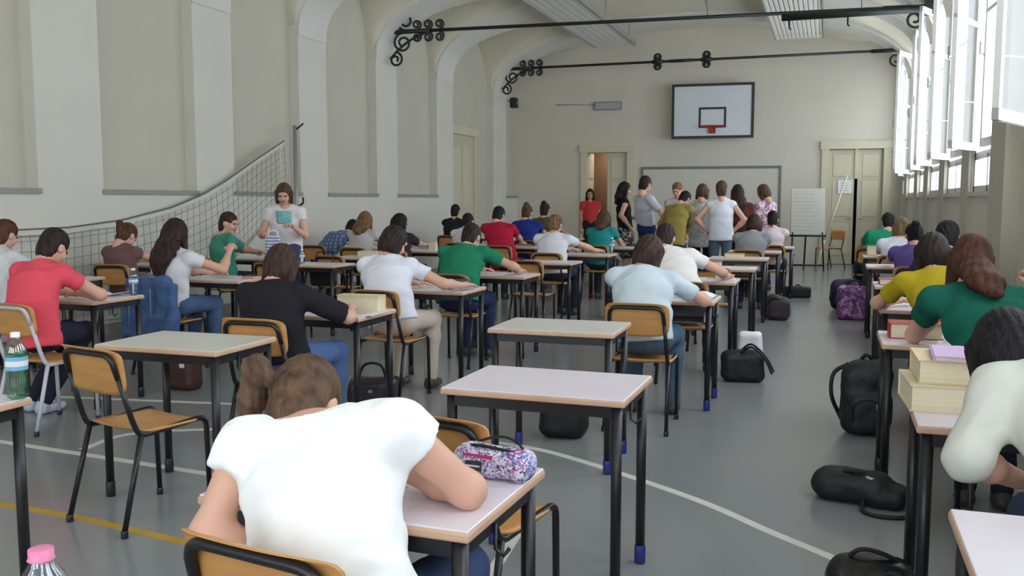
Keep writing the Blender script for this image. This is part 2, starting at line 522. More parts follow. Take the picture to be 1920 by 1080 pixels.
# right wall: dado, piers, lintels with window openings
wr = MB().box((XR, YR0, 0), (XR + .17, yback(XR) + .4, 1.52)).build('wall_right', M_WALL); setp(wr, 'right wall with tall windows between piers', kind='structure')
edges = [YR0] + [v for w in WIN for v in w] + [yback(XR) + .4]
for i in range(0, len(edges), 2):
    MB().box((XR, edges[i], 1.52), (XR + .17, edges[i + 1], 5.6)).build('pier', M_WALL, wr)
MB().box((XR, YR0, 4.45), (XR + .17, yback(XR) + .4, 5.6)).build('wall_head', M_WALL, wr)
for i, (yc, yr, w) in enumerate(PIERS):
    MB().box((XR - (.12 if 8 < yr < 9 else .03), yr - w / 2 + .06, 0), (XR + .02, yr + w / 2 - .06, ZS + .25)).build('pilaster', M_NICHE, wr)

# rear wall behind the camera; its unseen windows are added to brighten the near rows
wb = MB().box((XL - .4, YR0 - .35, 0), (XR + .45, YR0, 1.0)).build('wall_rear', M_WALL); setp(wb, 'plain plastered rear wall with tall windows added for light', kind='structure')
MB().box((XL - .4, YR0 - .35, 4.2), (XR + .45, YR0, 5.8)).build('wall_head', M_WALL, wb)
ed = [XL - .4] + [v for w in REARW for v in w] + [XR + .45]
for i in range(0, len(ed), 2): MB().box((ed[i], YR0 - .35, 1.0), (ed[i + 1], YR0, 4.2)).build('pier', M_WALL, wb)
for i, (x0, x1) in enumerate(REARW):
    w = setp(empty('window_%d' % (11 + i), ((x0 + x1) / 2, YR0 - .2, 0)), 'unseen tall window added for light in the rear wall, ' + ('by the left wall', 'in the middle', 'nearest the right wall')[i], kind='structure')
    hw = (x1 - x0) / 2
    for xx in (-hw, -.035, hw - .07): MB().box((xx, -.04, 1.0), (xx + .07, .04, 4.2)).build('frame_bar', M_WFRAME, w)
    for zz in (1.0, 3.2, 4.13): MB().box((-hw, -.04, zz), (hw, .04, zz + .07)).build('frame_bar', M_WFRAME, w)
    MB().box((-hw, -.004, 1.0), (hw, .004, 4.2)).build('pane', M_GLASS, w)

# back wall with two door openings (built in its own slightly skewed frame)
ANG = math.atan(.07)
BW = setp(empty('wall_back', (-2.7, 22.0, 0), ANG), 'far end wall of the hall with two doorways', kind='structure')
def bseg(x0, x1, z0, z1, name='wall_field'): MB().box((x0, 0, z0), (x1, .3, z1)).build(name, M_BACK, BW)
DL0, DL1, DR0, DR1, DHT = -2.95, -1.98, 2.62, 3.78, 2.62
bseg(-5.3, DL0, 0, 5.8); bseg(DL0, DL1, DHT, 5.8); bseg(DL1, DR0, 0, 5.8); bseg(DR0, DR1, DHT, 5.8); bseg(DR1, 4.8, 0, 5.8)

# painted frame panel on the back wall (grey outline)
FP = empty('wall_panel', BW.matrix_basis @ Vector((0, 0, 0)), ANG, 'pale panel with grey frame behind the standing people', 'panel')
MB().box((-1.6, -.03, .5), (1.55, -.005, 2.22)).build('field', mat('panel_field', (206, 202, 190), .7, .02, 3), FP)
for lo, hi in (((-1.64, -.045, 2.2), (1.59, -.004, 2.26)), ((-1.64, -.045, .45), (-1.58, -.004, 2.2)), ((1.53, -.045, .45), (1.59, -.004, 2.2))):
    MB().box(lo, hi).build('frame_bar', mat('panel_frame_grey', (120, 118, 112), .6, .04, 4), FP)

# vaulted ceiling with lunettes
def bay_y(t, k): return PIERS[k][0] + t * (PIERS[k][1] - PIERS[k][0])
def zvault(x, y):
    xc, hw = (XL + XR) / 2, (XR - XL) / 2
    e = np.clip(1 - ((x - xc) / hw) ** 2, 0, 1)
    zb = ZS + (ZC - ZS) * e ** .42
    t = np.clip((x - XL) / (XR - XL), 0, 1)
    zl = np.full(np.broadcast(x, y).shape, ZS)
    for k in range(-1, len(PIERS)):
        if k < 0: a = np.full_like(t, YR0 - 2.0); b = bay_y(t, 0) - PIERS[0][2] / 2
        else:
            a = bay_y(t, k) + PIERS[k][2] / 2
            b = bay_y(t, k + 1) - PIERS[k + 1][2] / 2 if k + 1 < len(PIERS) else a + 1.7
        u = (y - (a + b) / 2) / ((b - a) / 2)
        zl = np.maximum(zl, np.where(np.abs(u) < 1, ZS + (ZL - ZS) * np.sqrt(np.clip(1 - np.abs(u) ** 2, 0, 1)), ZS))
    return np.maximum(zb, zl)
gx = np.concatenate([np.linspace(XL - .2, XL + 1.6, 40), np.linspace(XL + 1.66, XR - 1.66, 46), np.linspace(XR - 1.6, XR + .2, 40)])
gy = np.linspace(YR0 - .1, 22.6, 420)
GX, GY = np.meshgrid(gx, gy, indexing='ij'); GZ = zvault(GX, GY)
nv = GX.size; ii = np.arange(nv).reshape(GX.shape)
Q = np.stack([ii[:-1, :-1], ii[:-1, 1:], ii[1:, 1:], ii[1:, :-1]], -1).reshape(-1, 4)
ce = link('ceiling', mesh_np('ceiling', np.stack([GX, GY, GZ], -1).reshape(-1, 3), Q, M_VAULT)); setp(ce, 'plaster vault with lunettes over the hall', kind='structure')
MB().box((XL - .5, YR0 - .3, 5.62), (XR + .5, 23.2, 5.8)).build('roof_deck', M_VAULT, ce)
for k in range(len(PIERS)):
    v = []; f = []
    N = 60
    for i in range(N + 1):
        t = .5 - .5 * math.cos(math.pi * i / N); x = XL + (XR - XL) * t
        xc, hw = (XL + XR) / 2, (XR - XL) / 2
        zb = ZS + (ZC - ZS) * max(0, 1 - ((x - xc) / hw) ** 2) ** .42
        y = bay_y(t, k); w = PIERS[k][2] / 2
        # in-plane normal keeps the rib thick where it is steep
        xi = x + .012 * (1 if x < xc else -1)
        v += [(x, y - w, zb + .05), (xi, y - w, zb - .05), (xi, y + w, zb - .05), (x, y + w, zb + .05)]
    for i in range(N):
        a, b = 4 * i, 4 * i + 4
        for j in range(3): f.append((a + j, b + j, b + j + 1, a + j + 1))
    MB().quadmesh(v, f).build('vault_rib', M_RIB, ce)

# baseboards
bl = MB()
setp(MB().box((XL, YR0, 0), (XL + .02, 17.5, .12)).build('baseboard_left', M_SILL), 'grey baseboard along the left wall', kind='structure')
setp(MB().box((XR - .02, YR0, 0), (XR, 22.1, .12)).build('baseboard_right', M_SILL), 'grey baseboard along the right wall', kind='structure')

# windows in the right wall
ORD = ['first', 'second', 'third', 'fourth', 'fifth', 'sixth', 'seventh', 'eighth', 'ninth', 'tenth']
def window(i, y0, y1):
    z0, z1, zm = 1.55, 4.42, 1.93
    w = setp(empty('window_%d' % i, (XR + .06, (y0 + y1) / 2, 0)), 'tall white framed window in the right wall, ' + ORD[len(WIN) - i] + ' from the end wall', kind='structure')
    hw = (y1 - y0) / 2
    def bar(lo, hi, n='frame_bar', p=w): return MB().box(lo, hi).build(n, M_WFRAME, p)
    bar((-.04, -hw, z0), (.05, -hw + .07, z1)); bar((-.04, hw - .07, z0), (.05, hw, z1))
    bar((-.04, -hw, z0), (.05, hw, z0 + .06)); bar((-.04, -hw, zm - .04), (.05, hw, zm + .04)); bar((-.04, -hw, z1 - .07), (.05, hw, z1))
    bar((-.04, -.03, z0), (.05, .03, zm))
    bar((-.10, -hw - .02, 1.50), (-.02, hw + .02, 1.545), 'window_sill')
    for a, b in ((-hw + .07, -.03), (.03, hw - .07)):
        MB().box((0, a, z0 + .06), (.008, b, zm - .04)).build('pane', M_GLASS, w)
    # two casement leaves: the far one swung into the room, the near one ajar
    lw = hw - .08
    for side, ang in ((1, -24), (-1, 4)):
        leaf = empty('casement', (-.02, side * (hw - .07), 0)); leaf.parent = w
        leaf.rotation_euler = (0, 0, math.radians(ang))
        s = -side
        ys = sorted((0, s * lw))
        fr = MB()
        fr.box((-.045, ys[0], zm + .06), (0, ys[0] + .065, z1 - .08)); fr.box((-.045, ys[1] - .065, zm + .06), (0, ys[1], z1 - .08))
        fr.box((-.045, ys[0], zm + .06), (0, ys[1], zm + .14)); fr.box((-.045, ys[0], z1 - .16), (0, ys[1], z1 - .08)); fr.box((-.04, ys[0], 3.3), (-.005, ys[1], 3.34))
        fr.build('sash_frame', M_WFRAME, leaf)
        MB().box((-.026, ys[0] + .065, zm + .14), (-.018, ys[1] - .065, z1 - .16)).build('pane', M_GLASS, leaf)
        yh = s * (lw - .03)
        MB().tube([(-.05, yh, 2.9), (-.085, yh, 2.9), (-.085, yh, 3.02)], .008, 6).build('handle', M_STEEL, leaf)
    MB().tube([(-.05, hw - .2, 2.5), (-.36, hw - .42, 2.5)], .007, 6).build('stay_bar', M_STEEL, w)
for i, (y0, y1) in enumerate(WIN): window(i + 1, y0, y1)

# back wall doors
def trim_frame(parent, x0, x1, h, w=.16):
    MB().box((x0 - w, -.05, 0), (x0, .04, h)).build('architrave', M_TRIM, parent)
    MB().box((x1, -.05, 0), (x1 + w, .04, h)).build('architrave', M_TRIM, parent)
    MB().box((x0 - w - .03, -.07, h), (x1 + w + .03, .04, h + .17)).build('architrave_head', M_TRIM, parent)
def leaf(parent, x0, x1, h, hinge, ang, panels=((.2, .95), (1.1, 1.9), (2.0, 2.5))):
    e = empty('door_leaf', ((x0 if hinge < 0 else x1), .05, 0)); e.parent = parent; e.rotation_euler = (0, 0, math.radians(ang))
    w = x1 - x0; a, b = (0, w) if hinge < 0 else (-w, 0)
    MB().box((a, 0, .01), (b, .045, h - .01)).build('leaf_board', M_DOOR, e)
    for z0, z1 in panels:
        MB().bevbox((a + .09, -.012, z0), (b - .09, .006, z1), .008, 1).build('leaf_panel', M_TRIM, e)
    hx = b - .05 if hinge < 0 else a + .05
    MB().tube([(hx, 0, 1.05), (hx, -.05, 1.05), (hx + (-.1 if hinge < 0 else .1), -.05, 1.05)], .009, 6).build('door_handle', M_STEEL, e)
    return e
D2 = setp(empty('door_2', (-2.7, 22.0, 0), ANG), 'cream double door beside grey framed panel, one leaf open', kind='structure')
trim_frame(D2, DL0, DL1, DHT)
leaf(D2, (DL0 + DL1) / 2, DL1, DHT, 1, 0); leaf(D2, DL0, (DL0 + DL1) / 2, DHT, -1, 82)
D3 = setp(empty('door_3', (-2.7, 22.0, 0), ANG), 'cream double door by the windows, leaves slightly apart', kind='structure')
trim_frame(D3, DR0, DR1, DHT)
xm = (DR0 + DR1) / 2
leaf(D3, DR0, xm - .02, DHT, -1, 0); leaf(D3, xm + .05, DR1, DHT, 1, 0)
MB().box((xm - .02, .02, 1.95), (xm + .05, .07, DHT)).build('meeting_stile', M_TRIM, D3)
CL = bpy.data.lights.new('corridor_fill', 'AREA'); CL.size = .6; CL.energy = 22; CL.color = (1, .9, .78)  # added fill light, no fitting in view; keeps the corridor from going black
clo = bpy.data.objects.new('corridor_fill', CL); clo.location = BW.matrix_basis @ Vector((-2.4, .95, 2.9)); COL.objects.link(clo)
# corridor seen through the open door
cor = setp(MB().box((-1.6, 1.6, 0), (1.6, 1.7, 3)).box((-1.7, .3, 0), (-1.6, 1.7, 3)).box((1.6, .3, 0), (1.7, 1.7, 3)).box((-1.7, .3, 3), (1.7, 1.7, 3.1)).box((-1.7, .3, -.1), (1.7, 1.7, 0)).build('wall_corridor', M_CORR, None, BW.matrix_basis @ Vector((-2.4, 0, 0)), (0, 0, ANG)), 'brown corridor wall seen through the open door', kind='structure')
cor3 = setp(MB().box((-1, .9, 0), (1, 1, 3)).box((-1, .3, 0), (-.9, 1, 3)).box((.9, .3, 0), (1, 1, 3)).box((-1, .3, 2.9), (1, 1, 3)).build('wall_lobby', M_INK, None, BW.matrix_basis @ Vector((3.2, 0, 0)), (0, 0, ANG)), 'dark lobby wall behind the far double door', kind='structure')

# ------------------------------------------------------------------ fixtures on walls and ceiling
def bw(x, y, z): return BW.matrix_basis @ Vector((x, y, z))
bb = empty('basketball_backboard', bw(0, 0, 0), ANG, 'white basketball backboard with dark border and red hoop', 'backboard')
BX = .02
MB().bevbox((BX - .92, -.32, 2.9), (BX + .92, -.28, 4.13), .008, 1).build('board', M_BOARD, bb)
def outline(x0, x1, z0, z1, t, y0, y1):
    return MB().box((x0, y0, z0), (x1, y1, z0 + t)).box((x0, y0, z1 - t), (x1, y1, z1)).box((x0, y0, z0 + t), (x0 + t, y1, z1 - t)).box((x1 - t, y0, z0 + t), (x1, y1, z1 - t))
outline(BX - .93, BX + .93, 2.89, 4.14, .06, -.335, -.275).build('border', M_DKGREEN, bb)
outline(BX - .31, BX + .31, 3.13, 3.6, .05, -.325, -.318).build('target_square', M_DKGREEN, bb)
MB().box((BX - .08, -.36, 3.0), (BX + .08, -.32, 3.18)).box((BX - .28, -.345, 3.15), (BX + .28, -.322, 3.19)).build('hoop_bracket', M_RED, bb)
MB().tube(arc_pts((BX, -.62, 3.14), .225, 0, 2 * math.pi * 27 / 28, 27, 'xy'), .012, 6, closed=True).build('hoop', M_RED, bb)
for sx in (-.6, .6):
    MB().tube([(BX + sx, -.28, 3.2), (BX + sx, 0, 3.2)], .025, 8).build('wall_strut', M_STEEL, bb); MB().tube([(BX + sx, -.28, 3.9), (BX + sx, 0, 3.9)], .025, 8).build('wall_strut', M_STEEL, bb)

eb = empty('emergency_lamp', bw(-2.45, 0, 0), ANG, 'grey wall lamp box high up left of the backboard', 'lamp')
MB().bevbox((-.33, -.09, 3.62), (.33, 0, 3.82), .015, 2).build('housing', mat('lamp_grey', (142, 140, 138), .5, .03, 4), eb)
MB().box((-.3, -.1, 3.65), (.3, -.085, 3.79)).build('diffuser', mat('lamp_diffuser', (168, 166, 164), .4, .02, 4), eb)
MB().tube([(-.33, -.02, 3.76), (-1.3, -.02, 3.78)], .01, 6).build('cable_duct', M_STEEL, eb)

lsp = empty('loudspeaker', (XL + .02, 20.95, 3.78), 0, 'small loudspeaker on bracket at the far left corner', 'loudspeaker')
MB().bevbox((.06, -.1, -.12), (.22, .1, .12), .02, 2).build('cabinet', M_BLACK, lsp)
MB().lathe([(.0, .0), (.05, .0), (.06, .012), (.06, .02)], 14).build('cone', M_STEEL, lsp, (.222, 0, 0), (0, math.pi / 2, 0))
MB().tube([(-.02, 0, .05), (.07, 0, .05)], .02, 8).build('bracket', M_STEEL, lsp)

# wrought iron tie rods with scroll ornaments
def scroll(c, r, turns, s, d=1, r0=.021):
    """flat spiral in the plane of the rod (direction d along x), s = up/down"""
    pts = []
    n = int(26 * turns)
    for i in range(n + 1):
        a = 2 * math.pi * turns * i / n; rr = r * (1 - .78 * i / n)
        pts.append((c[0] + d * (rr * math.sin(a)), c[1], c[2] + s * (r - rr * math.cos(a))))
    return MB().tube(pts, r0, 6)
def tie_rod(pL, pR, label, rod_r, mids=()):
    pL, pR = Vector(pL), Vector(pR); dv = pR - pL; L = dv.length
    e = empty('tie_rod', pL, 0, label, 'tie rod')
    e.rotation_euler = (0, -math.atan2(dv.z, math.hypot(dv.x, dv.y)), math.atan2(dv.y, dv.x))
    MB().tube([(0, 0, 0), (L, 0, 0)], rod_r, 8).build('rod', M_IRON, e)
    for x0, d in ((0, 1), (L, -1)):
        MB().tube([(x0, 0, 0), (x0 + d * .78, 0, 0)], .04, 8).build('collar', M_IRON, e)
        scroll((x0 + d * .35, 0, .02), .15, 1.6, 1, -d).build('scroll', M_IRON, e)
        scroll((x0 + d * .3, 0, -.02), .17, 1.6, -1, -d).build('scroll', M_IRON, e)
        if d < 0: continue
        MB().tube(smooth_path([(x0 + d * .72, 0, -.03), (x0 + d * .45, 0, -.14), (x0 + d * .22, 0, -.3), (x0 + d * .06, 0, -.46)]), .022, 6).build('brace', M_IRON, e)
        scroll((x0 + d * .16, 0, -.34), .13, 1.4, -1, d).build('scroll', M_IRON, e)
        for q in (.55, .75, .95):
            scroll((x0 + d * q, 0, .02), .085, 1.5, 1, d, .020).build('scroll', M_IRON, e); scroll((x0 + d * q, 0, -.02), .085, 1.5, -1, d, .020).build('scroll', M_IRON, e)
    for q in mids:
        for d in (-1, 1):
            for s in (1, -1):
                scroll((L * q, 0, s * .02), .085, 1.4, s, d, .020).build('scroll', M_IRON, e)
        MB().tube([(L * q - .12, 0, 0), (L * q + .12, 0, 0)], .045, 8).build('collar', M_IRON, e)
    if mids:
        MB().tube([(L * (mids[0] + .03), 0, 0), (L * (mids[1] - .03), 0, 0)], .036, 8).build('turnbuckle', M_IRON, e)
    return e
tie_rod((XL, 14.6, 4.36), (XR, 16.2, 4.52), 'black iron tie rod nearer the camera with large scroll ornament', .03)
tie_rod((XL, 20.4, 4.50), (XR, 20.6, 4.52), 'black iron tie rod near the end wall with turnbuckle in the middle', .028, (.415, .535))

# ceiling radiant panels: long slatted strips hung under the vault
def radiant(x0, x1, y0, y1, z, n, label):
    e = empty('radiant_panel', ((x0 + x1) / 2, y1, z), 0, label, 'heating panel', 'radiant panels under the vault')
    w = (x1 - x0); sw = w / n
    for i in range(n):
        a = -w / 2 + i * sw
        MB().bevbox((a + .008, -(y1 - y0), -.03), (a + sw - .008, 0, 0), .008, 1).build('slat', M_RIB, e)
    for s in (-1, 1):
        MB().box((s * w / 2 - .015, -(y1 - y0), -.05), (s * w / 2 + .015, 0, .05)).build('edge_rail', M_STEEL, e)
    y = -.3
    while y > -(y1 - y0):
        for s in (-.4, .4):
            MB().tube([(s * w, y, 0), (s * w, y, 5.4 - z)], .008, 5).build('hanger', M_STEEL, e)
        MB().box((-w / 2, y - .02, .0), (w / 2, y + .02, .03)).build('cross_bar', M_STEEL, e)
        y -= 2.2
radiant(-5.1, -4.18, 8.0, 20.3, 4.9, 6, 'long slatted ceiling panel left of the backboard')
radiant(-1.23, -.26, 8.0, 20.7, 4.9, 12, 'long ribbed ceiling panel right of the backboard')
cc = empty('ceiling_pipe', (-2.3, 17.2, 0), 0, 'thin grey pipe bracket under the middle of the vault', 'pipe')
MB().tube([(0, -6, 5.2), (0, 0, 5.2)], .02, 6).build('pipe', M_STEEL, cc); MB().tube([(0, 0, 5.2), (.05, .2, 4.95), (.06, .2, 4.8)], .02, 6).build('drop', M_STEEL, cc)

ba = empty('screen_roller', (-.85, 15.6, 4.38), 0, 'thick dark horizontal roller bar fixed to the right wall', 'roller')
MB().tube([(0, 0, 0), (2.3, .0, 0)], .062, 12).build('tube', M_IRON, ba)
for q in (.12, 1.0): MB().tube([(q, 0, -.05), (q, 0, -.17), (q + .03, 0, -.2)], .014, 6).build('hook', M_IRON, ba)
MB().box((2.1, -.08, -.1), (2.32, .08, .22)).build('wall_plate', M_IRON, ba)
MB().tube([(1.2, 0, .05), (1.2, 0, .9)], .012, 6).build('hanger', M_STEEL, ba)

# volleyball net slung along the left wall
def ncurve(y):
    return np.interp(y, [4.5, 6.35, 7.29, 8.04, 8.83, 9.42, 9.85, 10.56, 11.22], [1.2, 1.16, 1.17, 1.23, 1.36, 1.52, 1.68, 2.0, 2.28])
def nlow(y):
    return np.interp(y, [4.5, 7.0, 8.5, 9.5, 10.4, 11.22], [.12, .14, .22, .45, .85, 1.35])
NX = XL + .10
net = empty('volleyball_net', (NX, 11.3, 0), 0, 'slack volleyball net sagging along the left wall', 'net')
def nP(y, s): return (NX - NX + .04 * math.sin(y * 4) * (1 - s), y - 11.3, float(ncurve(y) * s + nlow(y) * (1 - s)))
cords = MB()
ys = np.linspace(4.5, 11.22, 62)
for j in range(1, 10): cords.tube([nP(y, j / 10) for y in ys], .003, 3, cap=False)
for y in ys: cords.tube([nP(y, s) for s in (0, .25, .5, .75, 1)], .003, 3, cap=False)
setp(cords.build('cords', M_CORD, net), kind='stuff')
def tape(f0, f1, name):
    v = []; f = []
    for y in ys:
        a, b = nP(y, f0), nP(y, f1); v += [(a[0] - .004, a[1], a[2]), (b[0] - .004, b[1], b[2]), (a[0] + .004, a[1], a[2]), (b[0] + .004, b[1], b[2])]
    for i in range(len(ys) - 1):
        a, b = 4 * i, 4 * i + 4
        f += [(a, b, b + 1, a + 1), (a + 2, a + 3, b + 3, b + 2), (a + 1, b + 1, b + 3, a + 3), (a, a + 2, b + 2, b)]
    MB().quadmesh(v, f).build(name, M_TAPE, net)
tape(.955, 1.0, 'top_tape'); tape(0, .035, 'bottom_tape')
MB().tube([nP(y, 1.012) for y in ys], .009, 5).build('headline_cable', M_CORD, net)
MB().tube([nP(11.1, 0), nP(11.1, .5), nP(11.1, 1)], .012, 6).build('end_rod', M_TAPE, net)
po = empty('net_post', (XL + .13, 11.45, 0), 0, 'thin grey steel post holding the net at the wall', 'post')
MB().tube([(0, 0, 0), (0, 0, 2.52)], .028, 10).build('tube', M_STEEL, po)
MB().lathe([(.0, 0), (.1, 0), (.1, .02), (.03, .03)], 14).build('base_plate', M_STEEL, po)
MB().tube([(0, 0, 2.45), (.12, .04, 2.55)], .014, 6).build('hook', M_BLACK, po)
MB().tube([(0, 0, 1.35), (.1, .02, 1.42), (.1, .02, 1.5)], .016, 6).build('crank', M_BLACK, po)

# ------------------------------------------------------------------ school desks and chairs
TW, TD, TH = .70, .50, .76
def desk_meshes():
    D = {}
    D['top'] = MB().bevbox((-TW / 2 + .004, .004, TH - .006), (TW / 2 - .004, TD - .004, TH), .002, 1).mesh('top', M_TOP)
    D['topg'] = MB().bevbox((-TW / 2 + .004, .004, TH - .006), (TW / 2 - .004, TD - .004, TH), .002, 1).mesh('top', M_TOPG)
    D['edge'] = MB().bevbox((-TW / 2, 0, TH - .027), (TW / 2, TD, TH - .004), .006, 2).mesh('edge_band', M_TOPEDGE)
    D['leg'] = MB().tube([(0, 0, .02), (0, 0, TH - .028)], .0195, 12).mesh('leg', M_BLACK)
    for nm_, m_ in (('foot', M_BLUECAP), ('footk', M_BLACK)): D[nm_] = MB().lathe([(0, 0), (.021, 0), (.023, .006), (.023, .07), (.020, .075)], 14).mesh('foot_cap', m_)
    D['rl'] = MB().box((-TW / 2 + .035, -.012, TH - .07), (TW / 2 - .035, .012, TH - .027)).mesh('rail', M_BLACK)
    D['rs'] = MB().box((-.012, .05, TH - .07), (.012, TD - .05, TH - .027)).mesh('side_rail', M_BLACK)
    D['hook'] = MB().tube([(0, 0, TH - .05), (0, 0, TH - .11), (.02, 0, TH - .125), (.035, 0, TH - .105)], .005, 6).mesh('bag_hook', M_BLACK)
    D['tray'] = MB().box((-.28, .09, .60), (.28, .45, .605)).box((-.28, .445, .60), (.28, .45, .70)).box((-.28, .09, .60), (-.275, .45, .68)).box((.275, .09, .60), (.28, .45, .68)).mesh('tray', M_TRAY)
    return D
DM = desk_meshes()
DESKS = {}
def desk(key, x, y, label, yaw=0.0, tray=False, grey=False):
    e = empty('school_desk', (x, y, 0), yaw, label, 'desk', 'school desks')
    t = link('desk_top', DM['topg' if grey else 'top'], e); link('edge_band', DM['edge'], t)
    for sx in (-1, 1):
        for yy in (.035, TD - .035):
            lg = link('leg', DM['leg'], e, (sx * (TW / 2 - .035), yy, 0)); link('foot_cap', DM['foot' if key in ('C', 'D', 'B', 'R0', 'R1', 'blue') else 'footk'], lg)
    link('rail', DM['rl'], e, (0, .035, 0)); link('rail', DM['rl'], e, (0, TD - .035, 0))
    link('side_rail', DM['rs'], e, (-TW / 2 + .035, 0, 0)); link('side_rail', DM['rs'], e, (TW / 2 - .035, 0, 0))
    link('bag_hook', DM['hook'], e, (TW / 2 - .02, .2, 0))
    if tray: link('tray', DM['tray'], e)
    DESKS[key] = (x, y, yaw)
    return e

def chair_meshes(tube_m):
    C = {}; r = .0125; hw = .185
    for s, n in ((-1, 'L'), (1, 'R')):
        # front leg, seat rail, back upright in one bent tube; rear leg apart
        C['f' + n] = MB().tube(fillet([(s * hw, .2, .02), (s * hw, .19, .445), (s * hw, -.17, .425), (s * (hw - .004), -.2, .50), (s * (hw - .012), -.255, .70)], .05), r, 9).mesh('side_frame', tube_m)
        C['r' + n] = MB().tube([(s * (hw + .012), -.27, .02), (s * hw, -.16, .43)], r, 9).mesh('rear_leg', tube_m)
        C['foot'] = MB().lathe([(0, 0), (.015, 0), (.016, .004), (.016, .03), (.0135, .034)], 10).mesh('foot_cap', M_BLACK)
    C['arch'] = MB().tube(fillet([(-(hw - .012), -.255, .69), (-(hw - .02), -.285, .795), ((hw - .02), -.285, .795), ((hw - .012), -.255, .69)], .055, 7), r, 9).mesh('back_arch', tube_m)
    C['x'] = MB().tube([(-hw, -.05, .425), (hw, -.05, .425)], .009, 8).mesh('cross_bar', tube_m)
    # curved plywood seat
    def ply(fn, nu, nv, t, nrm):
        v = []; f = []
        for layer in (0, 1):
            for i in range(nu + 1):
                for j in range(nv + 1):
                    p = Vector(fn(i / nu, j / nv)); v.append(p + Vector(nrm) * t * layer)
        o = (nu + 1) * (nv + 1); id_ = lambda l, i, j: l * o + i * (nv + 1) + j
        for i in range(nu):
            for j in range(nv):
                f.append((id_(1, i, j), id_(1, i + 1, j), id_(1, i + 1, j + 1), id_(1, i, j + 1)))
                f.append((id_(0, i, j), id_(0, i, j + 1), id_(0, i + 1, j + 1), id_(0, i + 1, j)))
        for i in range(nu):
            f.append((id_(0, i, 0), id_(0, i + 1, 0), id_(1, i + 1, 0), id_(1, i, 0))); f.append((id_(0, i, nv), id_(1, i, nv), id_(1, i + 1, nv), id_(0, i + 1, nv)))
        for j in range(nv):
            f.append((id_(0, 0, j), id_(1, 0, j), id_(1, 0, j + 1), id_(0, 0, j + 1))); f.append((id_(0, nu, j), id_(0, nu, j + 1), id_(1, nu, j + 1), id_(1, nu, j)))
        return v, f
    def rr(u, v, w, d, rc):           # map the unit square to a rounded rectangle
        x = (u - .5) * 2; y = (v - .5) * 2
        e = 5.0; n = max(abs(x), abs(y), 1e-6); q = (abs(x) ** e + abs(y) ** e) ** (1 / e)
        k = n / q if q > 0 else 1
        return x * k * w / 2, y * k * d / 2
    def seat(u, v):
        x, y = rr(u, v, .40, .385, .05)
        return (x, y + .015, .437 - .012 * math.cos(x * 7) + (-.022 * max(0, (y - .12) / .07) ** 2 if y > .12 else 0) + (.02 * max(0, (-y - .12) / .07) ** 2 if y < -.12 else 0))
    C['seat'] = MB().quadmesh(*ply(seat, 12, 12, .011, (0, 0, 1)), smooth=True).mesh('seat', M_PLY)
    def back(u, v):
        x, z = rr(u, v, .405, .215, .05)
        yy = -.262 - .13 * z + .30 * (x * x) + (-.05 * max(0, (z - .07) / .037) ** 2 if z > .07 else 0)
        return (x, yy, .72 + z)
    C['back'] = MB().quadmesh(*ply(back, 14, 12, .010, (0, 1, 0)), smooth=True).mesh('backrest', M_PLY)
    return C
CMS = {'black': chair_meshes(M_BLACK), 'white': chair_meshes(M_WHITETUBE)}
def chair(x, y, label, yaw=0.0, kind='black', group='school chairs'):
    C = CMS[kind]
    e = empty('school_chair', (x, y, 0), yaw, label, 'chair', group)
    link('seat', C['seat'], e); link('backrest', C['back'], e)
    for n, s in (('L', -1), ('R', 1)):
        fm = link('side_frame', C['f' + n], e); rm = link('rear_leg', C['r' + n], e)
        link('foot_cap', C['foot'], fm, (s * .185, .2, 0)); link('foot_cap', C['foot'], rm, (s * .1975, -.27, 0))
    link('back_arch', C['arch'], e); link('cross_bar', C['x'], e)
    return e

# key, x centre, y of the sitter's edge, label
desk('near', -1.10, .50, 'nearest desk, almost out of frame, under the pink capped bottle', .0)
desk('R0', .62, 1.72, 'bare white desk at the bottom right corner', 0)
desk('R1', .62, 3.03, 'right row desk stacked with thick books beside the grey shirt', 0)
desk('R2', .60, 4.73, 'right row desk under the elbows of the dark green shirt', 0)
desk('R3', .66, 6.25, 'right row desk in front of the yellow shirt', 0)
desk('R4', .70, 7.95, 'right row desk with a pink book behind the purple bag', 0)
desk('R5', .72, 10.3, 'right row desk before the dark haired sitter in purple', 0)
desk('R6', .74, 12.2, 'farthest right row desk beside the light haired sitter in white', 0)
desk('D', -1.045, 1.73, 'foreground desk with patterned pencil case', -.03)
desk('C', -1.005, 3.07, 'empty pinkish desk in the middle foreground', -.012)
desk('B', -1.40, 4.62, 'empty pale desk just behind the middle foreground desk', .02, grey=True)
desk('blue', -1.09, 6.30, 'desk with an open book before the pale blue shirt', 0, tray=True)
desk('white2', -1.10, 7.90, 'desk under the arm of the white shirt in the middle row', 0)
desk('bx', -1.06, 9.45, 'desk with a white notebook behind the white middle-row shirt', 0)
desk('bx2', -1.05, 11.2, 'desk carrying a brown open case near the grey top', 0)
desk('grey', -.98, 12.75, 'desk in front of the sitter in a grey top', 0)
desk('pink', -.86, 14.1, 'last desk of the middle row beyond the grey top', 0)
desk('L0', -3.0, 1.95, 'left edge desk with a green water bottle on it', 0)
desk('A', -3.0, 3.47, 'empty grey-topped desk with an empty chair drawn up', .012, grey=True)
desk('black', -2.97, 4.77, 'desk with a cream dictionary beside the black top', 0)
desk('wb', -2.97, 6.40, 'desk with a grey pencil case before the white tee and bob', 0)
desk('green', -2.97, 7.87, 'desk in front of the green tee', 0)
desk('y10', -3.05, 9.75, 'empty desk right behind the curly haired sitter', 0)
desk('curly', -3.0, 11.35, 'desk with a water bottle before the curly haired sitter', 0)
desk('teal', -3.05, 13.25, 'desk before the long haired sitter in teal', 0)
desk('red', -5.12, 4.95, 'desk with papers before the coral red shirt', 0)
desk('longh', -5.17, 6.65, 'desk before the very long dark hair', 0)
